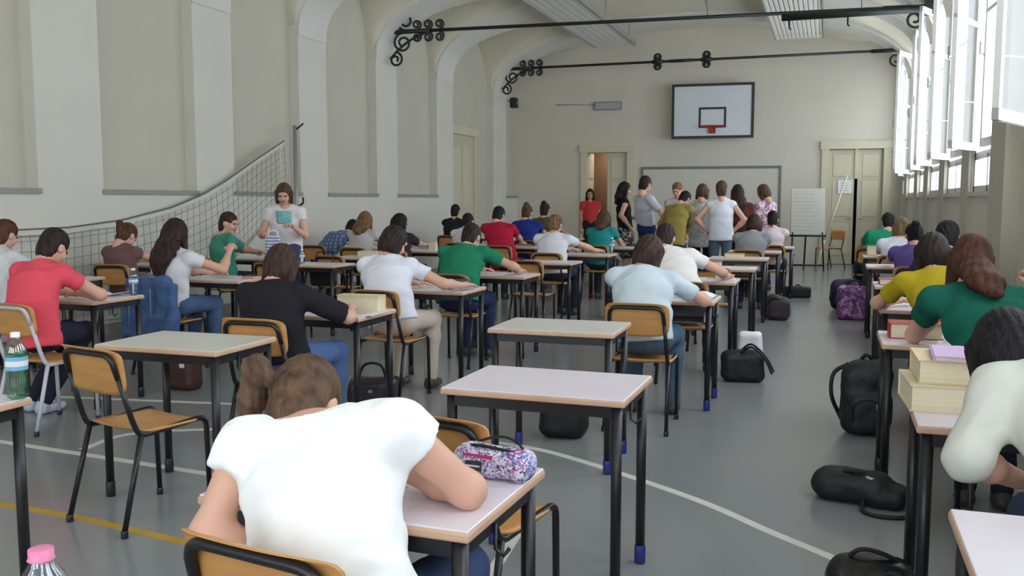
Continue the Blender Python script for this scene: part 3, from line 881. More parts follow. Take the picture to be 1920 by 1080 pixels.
desk('e1', -5.35, 8.55, 'empty desk in front of the standing person in white', 0)
desk('e2', -5.46, 9.85, 'desk with a cream book just behind the black handbag chair', 0)
desk('dark', -5.35, 11.45, 'desk before the sitter with long black hair', 0)
desk('blond', -6.15, 11.75, 'desk before the sitter with long light brown hair', 0)
desk('plaid', -6.85, 12.15, 'desk by the wall before the checked shirt', 0)
desk('whited', -5.4, 13.35, 'desk before the small sitter in white beyond the black hair', 0)
desk('rt', -4.5, 12.95, 'desk before the crimson tee', 0)
desk('bt', -4.55, 14.6, 'desk before the blue tee', 0)
desk('dp', -4.65, 15.95, 'farthest desk before the dark ponytail', 0)
desk('bp', -6.55, 16.1, 'far desk by the wall before the sitter in black', 0)
desk('edge', -6.6, 6.15, 'desk at the left edge behind the coral red shirt', 0)
desk('brown', -6.82, 7.95, 'desk by the net before the brown top', 0)
desk('tm', -6.5, 9.25, 'desk beside the person in teal who turns round', 0)

# ------------------------------------------------------------------ people
def Rz(a): return np.array([[math.cos(a), -math.sin(a), 0], [math.sin(a), math.cos(a), 0], [0, 0, 1.]])
def Rx(a): return np.array([[1, 0, 0], [0, math.cos(a), -math.sin(a)], [0, math.sin(a), math.cos(a)]])
def Ry(a): return np.array([[math.cos(a), 0, math.sin(a)], [0, 1, 0], [-math.sin(a), 0, math.cos(a)]])

# --- head, built once in head space (x right, y forward, z up)
HEADP = [ell((0, -.012, .032), (.073, .094, .088)), ell((0, .022, -.028), (.059, .068, .082)), ell((0, .062, -.088), (.026, .024, .020)),
         ell((.076, -.008, -.012), (.009, .021, .030)), ell((-.076, -.008, -.012), (.009, .021, .030)),
         ell((0, .078, .035), (.05, .014, .014)), ell((.034, .066, -.03), (.025, .022, .022)), ell((-.034, .066, -.03), (.025, .022, .022)),
         cone((0, -.025, -.05), (0, -.035, -.17), .050, .052)]
HV, HQ = surface(HEADP, .0072, .022, subs=[ell((.031, .100, .012), (.019, .018, .012)), ell((-.031, .100, .012), (.019, .018, .012))])
extra = [surface([cone((0, .086, .016), (0, .104, -.022), .007, .012), ell((.010, .095, -.026), (.008, .010, .007)), ell((-.010, .095, -.026), (.008, .010, .007))], .0045, .008),
         surface([ell((0, .086, -.053), (.023, .012, .0055)), ell((0, .084, -.062), (.019, .012, .007))], .004, .004),
         surface([ell((.031, .079, .012), (.0125, .0125, .0115))], .0042, .004), surface([ell((-.031, .079, .012), (.0125, .0125, .0115))], .0042, .004)]
head_parts = [(HV, HQ, 'skin')] + [(extra[0][0], extra[0][1], 'skin'), (extra[1][0], extra[1][1], 'lip'), (extra[2][0], extra[2][1], 'eye'), (extra[3][0], extra[3][1], 'eye')]

# --- hands, built once in hand space (y towards the fingertips, x to the thumb side of a right hand = -x, z back of hand)
def make_hand(side, curl):
    s = -1 if side > 0 else 1       # thumb side
    pr = [ell((0, .045, 0), (.040, .052, .016)), cone((0, -.05, 0), (0, .02, 0), .024, .026)]
    for i, (bx, by, L) in enumerate([(.028, .082, .072), (.0095, .09, .080), (-.0095, .087, .074), (-.027, .076, .058)]):
        x = s * bx; a = curl * (1 + .12 * i); spread = s * (.10 - .07 * i)
        p = A(x, by - .01, 0); d = A(spread, math.cos(a * .5), -math.sin(a * .5))
        p1 = p + d * L * .5; d2 = A(spread, math.cos(a * 1.3), -math.sin(a * 1.3)); p2 = p1 + d2 * L * .32
        d3 = A(spread, math.cos(a * 2), -math.sin(a * 2)); p3 = p2 + d3 * L * .26
        pr += [cone(p, p1, .0092, .0085), cone(p1, p2, .0085, .0078), cone(p2, p3, .0078, .0068)]
    t0 = A(s * .030, .02, -.004); t1 = A(s * .056, .05, -.014); t2 = A(s * .052, .082, -.024 - .01 * curl)
    pr += [cone(t0, t1, .014, .0105), cone(t1, t2, .0105, .008)]
    return surface(pr, .0058, .007)
HANDS = {(s, c): make_hand(s, v) for s in (-1, 1) for c, v in (('flat', .24), ('grip', 1.0))}

def bez(a, c, b, t): return a * (1 - t) ** 2 + c * 2 * t * (1 - t) + b * t * t
def ik(S, T, l1, l2, hint):
    d = T - S; L = np.linalg.norm(d)
    if L > (l1 + l2) * .995: T = S + d / L * (l1 + l2) * .995; d = T - S; L = np.linalg.norm(d)
    u = d / L; x = (l1 * l1 - l2 * l2 + L * L) / (2 * L); hgt = math.sqrt(max(l1 * l1 - x * x, 0))
    n = hint - u * (hint @ u); n = unit(n)
    return S + u * x + n * hgt, T

SKIN = (214, 166, 144)
def person(label, at, yaw, head, shirt, hair, hairc, pose='sit', hands=None, look=0.0, nod=20, tilt=0.0, sleeve=.5, pants=(42, 46, 62), hs=1.0,
           roll=0.0, bow=.10, skin=SKIN, detail=1.0, seat=True, pelvis_z=None, hem=None, elb=(.55, -.35, -.6), desk_key=None, tail=None, skirt=None, shoe=(60, 54, 52),
           shirt_mat=None, wide=1.0, feet=None, hip_turn=0.0, twist=0.0, grip='grip', elbow=None, nbase=None, shpos=None, ncut=None, hairw=1.0, elbL=None, elbR=None, slope=.026, curlhair=0.0, print_=None, belt=None):
    h = .0135 * detail
    fwd = A(-math.sin(yaw), math.cos(yaw), 0); rt = A(math.cos(yaw), math.sin(yaw), 0); up = A(0, 0, 1)
    sy = yaw + twist
    head = A(*head); sit = pose == 'sit'
    pz = pelvis_z if pelvis_z else (.598 if sit else .93 * hs)
    S0 = A(at[0], at[1], pz)
    base = A(at[0], at[1], 0)
    root = empty('person', tuple(base), 0, label, 'person', 'people in the exam hall')
    # head frame
    Rh = Rz(yaw + look) @ Rx(-math.radians(nod)) @ Ry(tilt)
    hd_dn = Rh @ A(0, -.2, -1)
    # neck base between head and pelvis
    N = head + unit(unit(hd_dn) * .65 + unit(S0 - head) * .6) * .15 * hs
    if nbase: N = A(*nbase)
    ln = np.linalg.norm(N - S0)
    Cc = (S0 * .45 + N * .55) - unit(np.cross(rt, N - S0) * -1) * 0 - fwd * bow + up * bow * .6
    sp = [bez(S0, Cc, N, t) for t in (0, .3, .6, .86, 1)]
    srt = unit(A(math.cos(sy), math.sin(sy), roll))
    sdir = unit(sp[4] - sp[2]); sfw = unit(np.cross(up, srt) * 1)
    w = .170 * hs * wide
    sh = {s: sp[3] + srt * s * w + sdir * (.012 - slope) + fwd * .012 for s in (-1, 1)}
    if shpos: sh = {k_: A(*v_) for k_, v_ in shpos.items()}
    # arms
    la, lb = .285 * hs, .245 * hs
    dk = DESKS.get(desk_key)
    if hands is None:
        x, y, _ = dk
        hands = {-1: (x - .13, y + .17, TH + .028), 1: (x + .12, y + .15, TH + .028)}
    hands = {k_: (v_[0], v_[1], TH + .045) if sit and .74 < v_[2] < .86 else v_ for k_, v_ in hands.items()}
    def clear(S_, E_, T_):
        if not dk: return True
        for p0, p1, r0, r1 in ((S_, E_, .047, .039), (E_, T_, .040, .026)):
            for q in np.linspace(0, 1, 15):
                p = p0 + (p1 - p0) * q; r_ = (r0 + (r1 - r0) * q) * hs
                if abs(p[0] - dk[0]) < TW / 2 + r_ and dk[1] - r_ < p[1] < dk[1] + TD + r_ and TH - .08 - r_ < p[2] < TH + r_ + .002: return False
        return True
    arm = {}
    for s in (-1, 1):
        e_ = elbL if s < 0 and elbL else (elbR if s > 0 and elbR else elb)
        hint = rt * s * e_[0] + fwd * e_[1] + up * e_[2]
        for lift in np.linspace(0, 1.6, 33):
            E, T = ik(sh[s], A(*hands[s]), la, lb, hint + up * lift)
            if clear(sh[s], E, T): break
        if elbow and s in elbow:
            E = A(*elbow[s]); T = A(*hands[s])
            for _ in range(12):
                if clear(sh[s], E, T): break
                E = E + up * .006
        arm[s] = (sh[s], E, T)
    # legs
    hips = {s: S0 + rt * s * .085 * hs + fwd * .02 - up * .03 for s in (-1, 1)}
    legs = {}
    for s in (-1, 1):
        lf = unit(fwd * math.cos(hip_turn) + rt * math.sin(hip_turn))
        if sit:
            K = hips[s] + lf * .40 * hs + rt * s * .05 - up * .025
            fo = (feet or {}).get(s, (.02, 0))
            An = A(K[0], K[1], .085) - lf * (.06 - fo[0]) + rt * fo[1]
            if dk:
                for q_ in (K, An): q_[0] = dk[0] + min(max(q_[0] - dk[0], -.205 if s < 0 else -.06), .06 if s < 0 else .205)
        else:
            K = A(hips[s][0], hips[s][1], .50 * hs) + fwd * .02 + rt * s * .01
            An = A(hips[s][0], hips[s][1], .085) - fwd * .02 + rt * s * .03
        legs[s] = (hips[s], K, An, lf)
    V, Q, Cl = [], [], []
    off = 0
    sk = np.array(lin(skin))
    def add(v, q, c):
        nonlocal off
        V.append(v); Q.append(q + off); Cl.append(np.broadcast_to(c, (len(v), 3))); off += len(v)
    # skin: one body surface (neck, chest, arms, bare legs) plus head and hands flowing into it
    nk = head + Rh @ A(0, -.03, -.12) * hs
    body = [cone(N - sdir * .05, nk, .062, .050), cone(sp[2], sp[3], .09, .085, srt, 1.4), cone(sh[-1], sh[1], .045, .045), cone(sp[1], sp[2], .085, .09, srt, 1.3), cone(sp[0], sp[1], .09, .085, srt, 1.3)]
    for s in (-1, 1):
        a, b, c = arm[s]
        body += [cone(a, b, .047 * hs, .037 * hs), cone(b, b + (c - b) * .35, .039 * hs, .037 * hs), cone(b + (c - b) * .35, c, .037 * hs, .0245 * hs)]
    if skirt or not pants:
        for s in (-1, 1):
            a, b, c, lf = legs[s]
            body += [cone(a, b, .075 * hs, .052 * hs), cone(b, b + (c - b) * .3, .05 * hs, .052 * hs), cone(b + (c - b) * .3, c, .052 * hs, .034 * hs)]
    add(*surface(body, h, .03), sk)
    cols = {'skin': sk, 'lip': np.array(lin((168, 96, 92))), 'eye': np.array(lin((58, 44, 38)))}
    for v, q, c in head_parts: add((v * hs) @ Rh.T + head, q, cols[c])
    for s in (-1, 1):
        a, b, c = arm[s]; hv, hq = HANDS[(s, 'flat' if sit and .74 < c[2] < .86 else grip)]
        ydir = unit(c - b); ydir = unit(ydir - up * ydir[2] * (.8 if sit and c[2] < .9 else 0))
        z = up if abs(ydir[2]) < .85 else fwd
        xdir = unit(np.cross(ydir, z)); zdir = np.cross(xdir, ydir)
        R = np.stack([xdir, ydir, zdir], 1)
        add((hv * hs) @ R.T + c + ydir * .03, hq, sk)
    V = np.concatenate(V) - base; Q = np.concatenate(Q); Cl = np.concatenate(Cl)
    link('body', mesh_np('body', V, Q, M_SKIN, Cl), root)
    # shirt
    seed = random.random() * 20
    hm = hem if hem is not None else -.05
    ax0 = unit(sp[1] - sp[0])
    pr = [cone(sp[0] - ax0 * (.06 if sit else .2), sp[1], .128 * hs, .116 * hs, srt, (1.4 if sit else 1.52) * wide), cone(sp[1], sp[2], .116 * hs, .118 * hs, srt, 1.36 * wide), cone(sp[2], sp[3], .118 * hs, .088 * hs, srt, 1.48 * wide),
          cone(sh[-1] - srt * -.01, sh[1] - srt * .01, .056 * hs, .056 * hs), cone(sp[4], sh[-1], .048, .052), cone(sp[4], sh[1], .048, .052)]
    for s in (-1, 1):
        a, b, c = arm[s]
        if sleeve <= 0: continue
        if sleeve <= 1:
            e = a + (b - a) * sleeve; d = unit(b - a)
            pr.append(cone(a, e + d * .03, .062 * hs, .060 * hs, clip=(e, d)))
        else:
            e = b + (c - b) * (sleeve - 1); d = unit(c - b)
            pr += [cone(a, b, .061 * hs, .053 * hs), cone(b, e + d * .03, .053 * hs, .046 * hs, clip=(e, d))]
    sm = shirt_mat or cloth(shirt)
    bot = sp[0] + ax0 * hm
    V, Q = surface(pr, h, .035, cuts=[(bot, -ax0)], subs=[ell(N + sdir * .04 + sfw * .045, (.066, .066, .070)) if ncut is None else ell(ncut[:3], (ncut[3],) * 3)],
                   noise=lambda X: .006 * wob(X - S0, 22, seed) + .0045 * wob(X - S0, 46, seed + 3))
    so = link('shirt', mesh_np('shirt', V - base, Q, sm), root)
    if print_:
        # printed patch lying on the chest, following the front of the shirt
        c0 = sp[2] * .62 + sp[3] * .38; v = []; f = []
        nu, nw = 8, 8
        for i in range(nu + 1):
            for j in range(nw + 1):
                u = (i / nu - .5) * .17; q = (j / nw - .5) * .15
                v.append(c0 + srt * u + sdir * q + sfw * (.128 - u * u * 2.2) - base)
        for i in range(nu):
            for j in range(nw): k = i * (nw + 1) + j; f.append((k, k + nw + 1, k + nw + 2, k + 1))
        pm = MB().quadmesh(v, f, True).mesh('print', print_)
        po_ = link('chest_print', pm, so); sd = po_.modifiers.new('thick', 'SOLIDIFY'); sd.thickness = .004
    # trousers or skirt
    if skirt:
        k0 = sp[0] - up * .02
        lowc = (legs[-1][1] + legs[1][1]) / 2 + (up * .0 if sit else up * .02)
        V, Q = surface([cone(k0 + up * .06, k0 - up * .03, .118, .125, srt, 1.32), cone(k0, lowc, .13, .15 if not sit else .12, srt, 1.45)], h, .04, noise=lambda X: .006 * wob(X - S0, 26, seed))
        link('skirt', mesh_np('skirt', V - base, Q, skirt if not isinstance(skirt, tuple) else cloth(skirt)), root)
    elif pants:
        pr = [cone(hips[-1], hips[1], .105 * hs, .105 * hs), cone(S0 - up * .02, S0 + ax0 * .10, .112 * hs, .108 * hs, srt, 1.3)]
        for s in (-1, 1):
            a, b, c, lf = legs[s]
            pr += [cone(a, b, .088 * hs, .066 * hs), cone(b, b + (c - b) * .3, .064 * hs, .064 * hs), cone(b + (c - b) * .3, c + (c - b) * -.02, .062 * hs, .050 * hs)]
        V, Q = surface(pr, h, .03, noise=lambda X: .004 * wob(X - S0, 30, seed))
        tr = link('trousers', mesh_np('trousers', V - base, Q, cloth(pants)), root)
        if belt:
            c0 = S0 + ax0 * .055
            bp_ = [tuple(c0 + rt * math.cos(a) * .178 * hs + fwd * math.sin(a) * .134 * hs - base) for a in [2 * math.pi * k / 24 for k in range(24)]]
            MB().tube(bp_, .022, 6, closed=True).build('belt', cloth(belt), tr)
    for s in (-1, 1):
        a, b, c, lf = legs[s]
        f0 = A(c[0], c[1], 0)
        V, Q = surface([ell(f0 + lf * .045 + up * .030, (.042, .042, .030)), cone(f0 - lf * .03 + up * .036, f0 + lf * .15 + up * .028, .040, .030), cone(f0 - lf * .02 + up * .04, c + up * .01, .042, .042)], .013, .02, cuts=[(A(0, 0, .002), A(0, 0, -1))])
        link('shoe', mesh_np('shoe', V - base, Q, mat('shoe_%d_%d_%d' % shoe, shoe, .5, .1, 10)), root)
    # hair in head space
    ss = hs
    grav = Rh.T @ A(0, 0, -1)
    bk = Rh.T @ (-fwd)
    hp = [ell((0, -.018, .040), (.084, .102, .094))]
    cut = [ell((0, .135, -.03), (.082, .098, .105)), ell((.085, .03, -.03), (.03, .04, .055)), ell((-.085, .03, -.03), (.03, .04, .055))]
    kk = .02
    if hair != 'long': hp.append(ell((0, -.050, -.045), (.070, .052, .085)))
    if hair == 'short':
        hp.append(ell((0, -.05, -.01), (.068, .062, .07)))
    elif hair == 'bob':
        hp += [ell((0, -.035, -.015), (.092, .085, .115)), cone((.078, .0, .03), (.083, .005, -.10), .028, .022), cone((-.078, .0, .03), (-.083, .005, -.10), .028, .022)]; cut = cut[:1]
    elif hair == 'long':
        Lh = tail or .38
        st = A(0, -.055, .0); bn = -unit(np.cross(sdir, srt))
        toh = lambda p: Rh.T @ (p - head) / ss
        ch = [st, toh(sp[4] + bn * .075 + up * .03), toh(sp[3] + bn * .118)]
        if Lh > .27: ch.append(toh(sp[3] * .35 + sp[2] * .65 + bn * .145))
        if Lh > .40: ch.append(toh(sp[2] * .45 + sp[1] * .55 + bn * .15))
        rr_ = [v_ * hairw for v_ in (.082, .074, .068, .060, .044)]
        hp += [ell((0, -.04, -.02), (.088, .078, .10))]
        for i_ in range(len(ch) - 1):
            last = i_ == len(ch) - 2
            hp.append(cone(ch[i_], ch[i_ + 1], rr_[i_], .036 * hairw if last else rr_[i_ + 1], A(1, 0, 0), 1.15 if i_ == 0 else 1.55))
        hp += [cone((.074, .01, .03), A(.082, -.01, -.02) + grav * .13, .026, .026), cone((-.074, .01, .03), A(-.082, -.01, -.02) + grav * .13, .026, .026)]; cut = cut[:1]
    elif hair == 'pony':
        Lh = tail or .2
        st = A(0, -.105, .055); p1 = st + bk * .05 + A(0, -.03, .0); p2 = p1 + grav * Lh + bk * .01
        hp += [ell((0, -.05, 0), (.066, .058, .06)), cone(st, p1, .018, .030), cone(p1, (p1 + p2) / 2, .032, .030), cone((p1 + p2) / 2, p2, .030, .010)]
    elif hair == 'sidepony':
        Lh = tail or .2
        st = A(-.075, -.075, .03); p1 = st + A(-.045, -.02, .02); p2 = p1 + unit(grav + A(-.15, 0, 0)) * Lh
        hp += [ell((0, -.05, 0), (.066, .058, .06)), cone(st, p1, .018, .028), cone(p1, (p1 + p2) / 2, .034, .034), cone((p1 + p2) / 2, p2, .034, .014)]
    elif hair == 'bun':
        hp += [ell((0, -.05, 0), (.066, .058, .06)), ell((0, -.09, .105), (.045, .045, .042))]
    hp = [(('c', p[1] * ss, p[2] * ss, p[3] * ss, p[4] * ss, p[5], p[6], p[7]) if p[0] == 'c' else ('e', p[1] * ss, p[2] * ss, p[3])) for p in hp]
    cut = [('e', p[1] * ss, p[2] * ss, p[3]) for p in cut]
    fine = detail < .95
    am = .006 if curlhair else (.0016 if fine else .0040)
    def hn(X):
        th = np.arctan2(X[..., 0], -X[..., 1] + .02)
        return am * np.sin(th * (34 if fine else 22) + 2.5 * np.sin(X[..., 2] * (14 if fine else 25) + seed) + seed) + (.010 * curlhair) * wob(X, 85, seed)
    V, Q = surface(hp, .0062 if fine else .0095 * max(1, detail * .9), kk, subs=cut, noise=hn)
    ho = link('hair', mesh_np('hair', V @ Rh.T + head - base, Q, hairmat(hairc)), root)
    if hair in ('pony', 'sidepony') and detail < 1.2:
        c0 = (hp[-3][1] * .35 + hp[-3][2] * .65)
        V, Q = surface([ell(c0, (.026, .026, .026))], .008, .01)
        link('hair_tie', mesh_np('hair_tie', V @ Rh.T + head - base, Q, cloth((196, 96, 130))), ho)
    return dict(root=root, spine=sp, sh=sh, arm=arm, ln=ln)

DKBR = (46, 34, 30); BLK = (30, 27, 29); BRN = (84, 62, 46); LBR = (122, 92, 62); RBR = (84, 50, 36); MBR = (62, 44, 36)
STOOLS = []
def seated(label, at, head, chair_label=None, ch_yaw=0.0, ch_kind='black', yaw=0.0, **kw):
    p = person(label, at, yaw, head, pose='sit', **kw)
    if chair_label: chair(at[0] + .03 * math.sin(yaw), at[1] + .02, chair_label, ch_yaw + yaw, ch_kind, 'chairs of the sitters')
    return p
d = 1.0
# middle row
seated('person in white cap-sleeve tee with ponytail hunched over the foreground desk', (-.93, 1.605), (-1.235, 1.965, .93), None, feet={1: (.13, 0), -1: (.13, 0)},
       shirt=(246, 247, 247), hair='sidepony', hairc=(92, 70, 54), nod=58, tilt=-.1, sleeve=.30, pants=(60, 74, 110), roll=.16, hands={-1: (-1.12, 1.66, .655), 1: (-1.0, 1.97, TH + .03)}, nbase=(-1.10, 1.80, .935), ncut=(-1.115, 1.80, 1.005, .10),
       desk_key='D', shpos={1: (-.865, 1.73, .965), -1: (-1.225, 1.70, .90)}, elbow={1: (-.752, 1.86, .802), -1: (-1.262, 1.61, .725)}, bow=.06, wide=1.05, detail=.75, look=.1, tail=.17)
chair(-.955, 1.672, 'plywood chair of the white tee in the foreground', -.17, 'black', 'chairs of the sitters')
seated('person in pale blue tee with brown bob leaning over an open book', (-1.12, 5.80), (-1.15, 6.12, 1.09), 'plywood chair of the pale blue tee', shirt=(198, 211, 219), hair='bob', hairc=MBR, nod=35, look=-.35, sleeve=.62,
       desk_key='blue', hands={-1: (-1.30, 6.5, TH + .028), 1: (-.86, 6.36, TH + .028)}, elbR=(.9, -.3, -.5), pants=(78, 98, 118), bow=.12, roll=-.05, wide=1.12)
seated('person in white tee with dark short hair bent over behind the pale blue tee', (-1.08, 7.40), (-1.36, 7.98, 1.12), 'plywood chair of the bent white tee behind pale blue', shirt=(228, 224, 222), hair='short', hairc=DKBR, nod=40, sleeve=.5,
       desk_key='white2', hands={-1: (-1.3, 8.1, TH + .028), 1: (-.84, 8.05, TH + .028)}, bow=.12, wide=1.12, elbR=(.9, -.2, -.4))
seated('person in grey top with brown hair at the far middle row', (-1.0, 12.28), (-.955, 12.45, 1.15), 'plywood chair of the grey top', shirt=(140, 142, 146), hair='bob', hairc=MBR, nod=25, sleeve=.5, desk_key='grey', wide=1.1, detail=1.5)
seated('person in pale pink top with black hair beyond the grey top', (-.80, 13.72), (-.80, 13.85, 1.175), 'plywood chair of the pale pink top', shirt=(214, 196, 204), hair='pony', hairc=BLK, nod=25, sleeve=.5, desk_key='pink', detail=1.5)
# third row
seated('person in black sheer top with dark brown hair at desk with cream dictionary', (-2.93, 4.40), (-3.03, 4.60, 1.065), 'plywood chair of the black top', shirt=(34, 32, 38), hair='bob', hairc=MBR, nod=38, look=.1, sleeve=.92,
       desk_key='black', hands={-1: (-3.1, 4.95, TH + .028), 1: (-2.72, 4.84, TH + .028)}, pants=(82, 104, 150), wide=1.1, elbR=(.8, -.3, -.6), bow=.13)
seated('person in white tee with brown bob beside grey pencil case', (-3.03, 6.02), (-3.16, 6.33, 1.13), 'plywood chair of the white tee and bob', shirt=(224, 224, 234), hair='bob', hairc=DKBR, nod=32, look=-.5, sleeve=.5, ch_yaw=-.08,
       desk_key='wb', hands={-1: (-3.15, 6.55, TH + .028), 1: (-2.66, 6.48, TH + .028)}, pants=(196, 182, 168), wide=1.12, elbR=(.8, -.4, -.4))
seated('person in green tee with brown hair writing in the third row', (-3.12, 7.50), (-3.17, 7.95, 1.11), 'plywood chair of the green tee', shirt=(34, 124, 92), hair='short', hairc=DKBR, nod=42, sleeve=.6, desk_key='green',
       hands={-1: (-3.2, 8.1, TH + .028), 1: (-2.72, 8.02, TH + .028)}, pants=(40, 50, 84), wide=1.18, elbR=(.9, -.2, -.3), bow=.13)
seated('person in white tee with curly light brown hair', (-3.25, 10.85), (-3.29, 11.12, 1.145), 'plywood chair of the curly haired sitter', shirt=(218, 218, 224), hair='short', hairc=LBR, nod=28, sleeve=.5, desk_key='curly',
       hands={-1: (-3.15, 11.5, TH + .028), 1: (-2.82, 11.47, TH + .028)}, wide=1.12, curlhair=1.0, detail=1.2, elbR=(.9, -.3, -.4))
seated('person in teal tee with long brown hair near the doorway', (-3.15, 12.85), (-3.11, 13.0, 1.19), 'plywood chair of the long haired teal tee', shirt=(36, 138, 138), hair='long', tail=.26, hairc=BRN, nod=18, sleeve=.5, desk_key='teal', detail=1.4)
# left rows
chair(-4.76, 4.55, 'white tube chair of the coral red top', -.1, 'white', 'chairs of the sitters')
seated('person in coral red top with dark hair writing at the left', (-4.93, 4.60), (-5.04, 4.90, 1.13), None, shirt=(230, 84, 100), hair='short', hairc=DKBR, nod=36, sleeve=.45,
       desk_key='red', hands={-1: (-5.15, 5.05, TH + .028), 1: (-4.95, 5.03, TH + .028)}, pants=(38, 40, 56), wide=1.08, bow=.11, elbR=(.6, -.3, -.7), feet={1: (-.2, -.25), -1: (-.16, -.12)}, shoe=(190, 196, 214), hem=-.12)
seated('person in white top cut by the left edge of the picture', (-6.55, 5.70), (-6.62, 5.93, 1.16), 'chair of the sitter at the left edge', shirt=(214, 214, 216), hair='short', hairc=RBR, nod=25, sleeve=.5, desk_key='edge')
seated('person in brown top with brown hair leaning before the net', (-6.80, 7.50), (-6.86, 7.62, 1.09), 'chair of the brown top before the net', shirt=(112, 84, 82), hair='pony', hairc=RBR, nod=45, sleeve=.2, desk_key='brown', hands={-1: (-6.95, 8.08, TH + .02), 1: (-6.7, 8.08, TH + .02)}, ch_yaw=.15, tail=.14)
seated('person with very long dark hair and white top, denim jacket on the chair', (-5.30, 6.36), (-5.30, 6.47, 1.17), 'chair draped with a denim jacket', shirt=(216, 214, 216), hair='long', tail=.46, hairc=(52, 34, 34), nod=12, sleeve=.4, desk_key='longh',
       hands={-1: (-5.3, 6.9, TH + .028), 1: (-5.0, 6.78, 1.0)}, elbR=(.9, .2, -.7), pants=(74, 96, 130), wide=1.0, bow=.03)
seated('person in teal tee turning round towards the camera', (-6.55, 8.82), (-6.42, 8.72, 1.195), 'chair of the turning teal tee', yaw=-.5, shirt=(70, 140, 122), hair='short', hairc=MBR, nod=14, look=-.95, sleeve=.6, desk_key='tm',
       hands={-1: (-6.45, 9.4, TH + .02), 1: (-6.40, 9.36, TH + .02)}, detail=1.0, wide=1.12, tilt=-.1)
seated('person in blue checked shirt bending low by the wall', (-6.95, 11.6), (-6.73, 12.1, 1.045), 'chair of the blue checked shirt', shirt=(110, 130, 170), shirt_mat=M_PLAID, hair='short', hairc=BLK, nod=50, sleeve=.6, desk_key='plaid', detail=1.3, bow=.16)
seated('person with long light brown hair and pale top', (-6.1, 11.2), (-6.13, 11.4, 1.175), 'chair of the long light brown hair', shirt=(206, 200, 202), hair='long', tail=.36, hairc=LBR, nod=12, sleeve=.5, desk_key='blond', detail=1.4)
seated('person with long black hair and dark top', (-5.27, 10.75), (-5.35, 10.9, 1.155), 'chair of the long black hair', shirt=(52, 44, 50), hair='long', tail=.42, hairc=BLK, nod=18, sleeve=.7, desk_key='dark', detail=1.3, look=-.5)
seated('person in white with black hair small among the far rows', (-5.3, 12.95), (-5.28, 13.1, 1.13), 'chair of the small white top', shirt=(214, 214, 226), hair='short', hairc=BLK, nod=30, sleeve=.6, desk_key='whited', detail=1.5)
seated('person in crimson tee with black hair bending forward', (-4.42, 12.35), (-4.62, 12.68, 1.23), 'chair of the crimson tee', shirt=(176, 30, 62), hair='short', hairc=BLK, nod=40, sleeve=.6, desk_key='rt', wide=1.15, detail=1.3, hs=1.06, elbR=(.8, -.3, -.6), hem=-.1)
seated('person in royal blue tee with tied brown hair', (-4.6, 14.05), (-4.70, 14.25, 1.25), 'chair of the royal blue tee', shirt=(38, 52, 132), hair='bun', hairc=BRN, nod=28, sleeve=.5, desk_key='bt', detail=1.5, wide=1.05, hs=1.04)
seated('person with dark ponytail and olive top in the last row', (-4.75, 15.4), (-4.78, 15.5, 1.285), 'chair of the dark ponytail', shirt=(84, 80, 62), hair='bun', hairc=DKBR, nod=15, sleeve=.5, desk_key='dp', detail=1.6, hs=1.04)
seated('person in black top by the left wall door', (-6.6, 15.6), (-6.58, 15.72, 1.255), 'chair of the black top by the wall door', shirt=(36, 36, 40), hair='short', hairc=BLK, nod=15, sleeve=.8, desk_key='bp', detail=1.6)
# right row
seated('person in pale grey draped top with black hair at the right edge', (.72, 2.51), (.475, 2.82, 1.02), 'plywood chair of the pale grey draped top', shirt=(206, 206, 196), hair='bob', hairc=BLK, nod=48, tilt=-.1, sleeve=1.1, desk_key='R1',
       hands={-1: (.52, 2.74, .69), 1: (.86, 3.25, TH + .028)}, elbow={-1: (.345, 2.52, .80)}, shpos={-1: (.425, 2.63, .965), 1: (.78, 2.70, .99)}, nbase=(.60, 2.68, 1.02), wide=1.15, roll=.06, bow=.14, detail=.75, pants=(52, 62, 84), hem=-.1)
seated('person in dark green tee with long auburn hair, elbow on desk', (.78, 4.36), (.62, 4.70, 1.165), 'chair of the dark green tee', shirt=(20, 92, 76), hair='long', tail=.30, hairw=.72, hairc=(78, 48, 36), nod=28, tilt=.08, sleeve=.45, desk_key='R2',
       hands={-1: (.56, 4.82, .98), 1: (.95, 4.85, 1.02)}, elbow={-1: (.40, 4.80, .785)}, elbR=(.6, .1, -.9), wide=1.2, pants=(36, 40, 58), detail=.9, bow=.12)
seated('person in yellow tee with dark brown hair', (.70, 5.88), (.595, 6.15, 1.125), 'chair of the yellow tee', shirt=(182, 160, 34), hair='bob', hairc=DKBR, nod=32, sleeve=.6, desk_key='R3', hands={-1: (.42, 6.42, TH + .02), 1: (.8, 6.45, TH + .02)}, wide=1.08, elbL=(.9, -.2, -.5))
seated('person with black hair behind the yellow tee near the wall', (.86, 7.55), (.86, 7.85, 1.165), 'chair of the black hair behind yellow', shirt=(64, 50, 92), hair='short', hairc=BLK, nod=30, sleeve=.5, desk_key='R4', hands={-1: (.74, 8.10, TH + .02), 1: (.92, 8.12, TH + .02)})
seated('person in purple with black ponytail in the right row', (.78, 9.75), (.79, 9.95, 1.10), 'chair of the purple top in the right row', shirt=(92, 78, 140), hair='pony', tail=.14, hairc=BLK, nod=40, sleeve=.5, desk_key='R5', detail=1.3)
seated('person in white shirt with light hair far in the right row', (.72, 11.65), (.79, 11.75, 1.125), 'chair of the white shirt with light hair', shirt=(222, 224, 236), hair='bob', hairc=(120, 104, 70), nod=22, sleeve=.6, desk_key='R6', detail=1.4, wide=1.08)
seated('person in bright green top farthest in the right row', (.52, 13.4), (.74, 13.55, 1.16), 'chair of the farthest bright green top', shirt=(30, 140, 104), hair='short', hairc=BLK, nod=30, sleeve=.6, hands={-1: (.4, 13.9, .8), 1: (.7, 13.9, .8)}, detail=1.5)

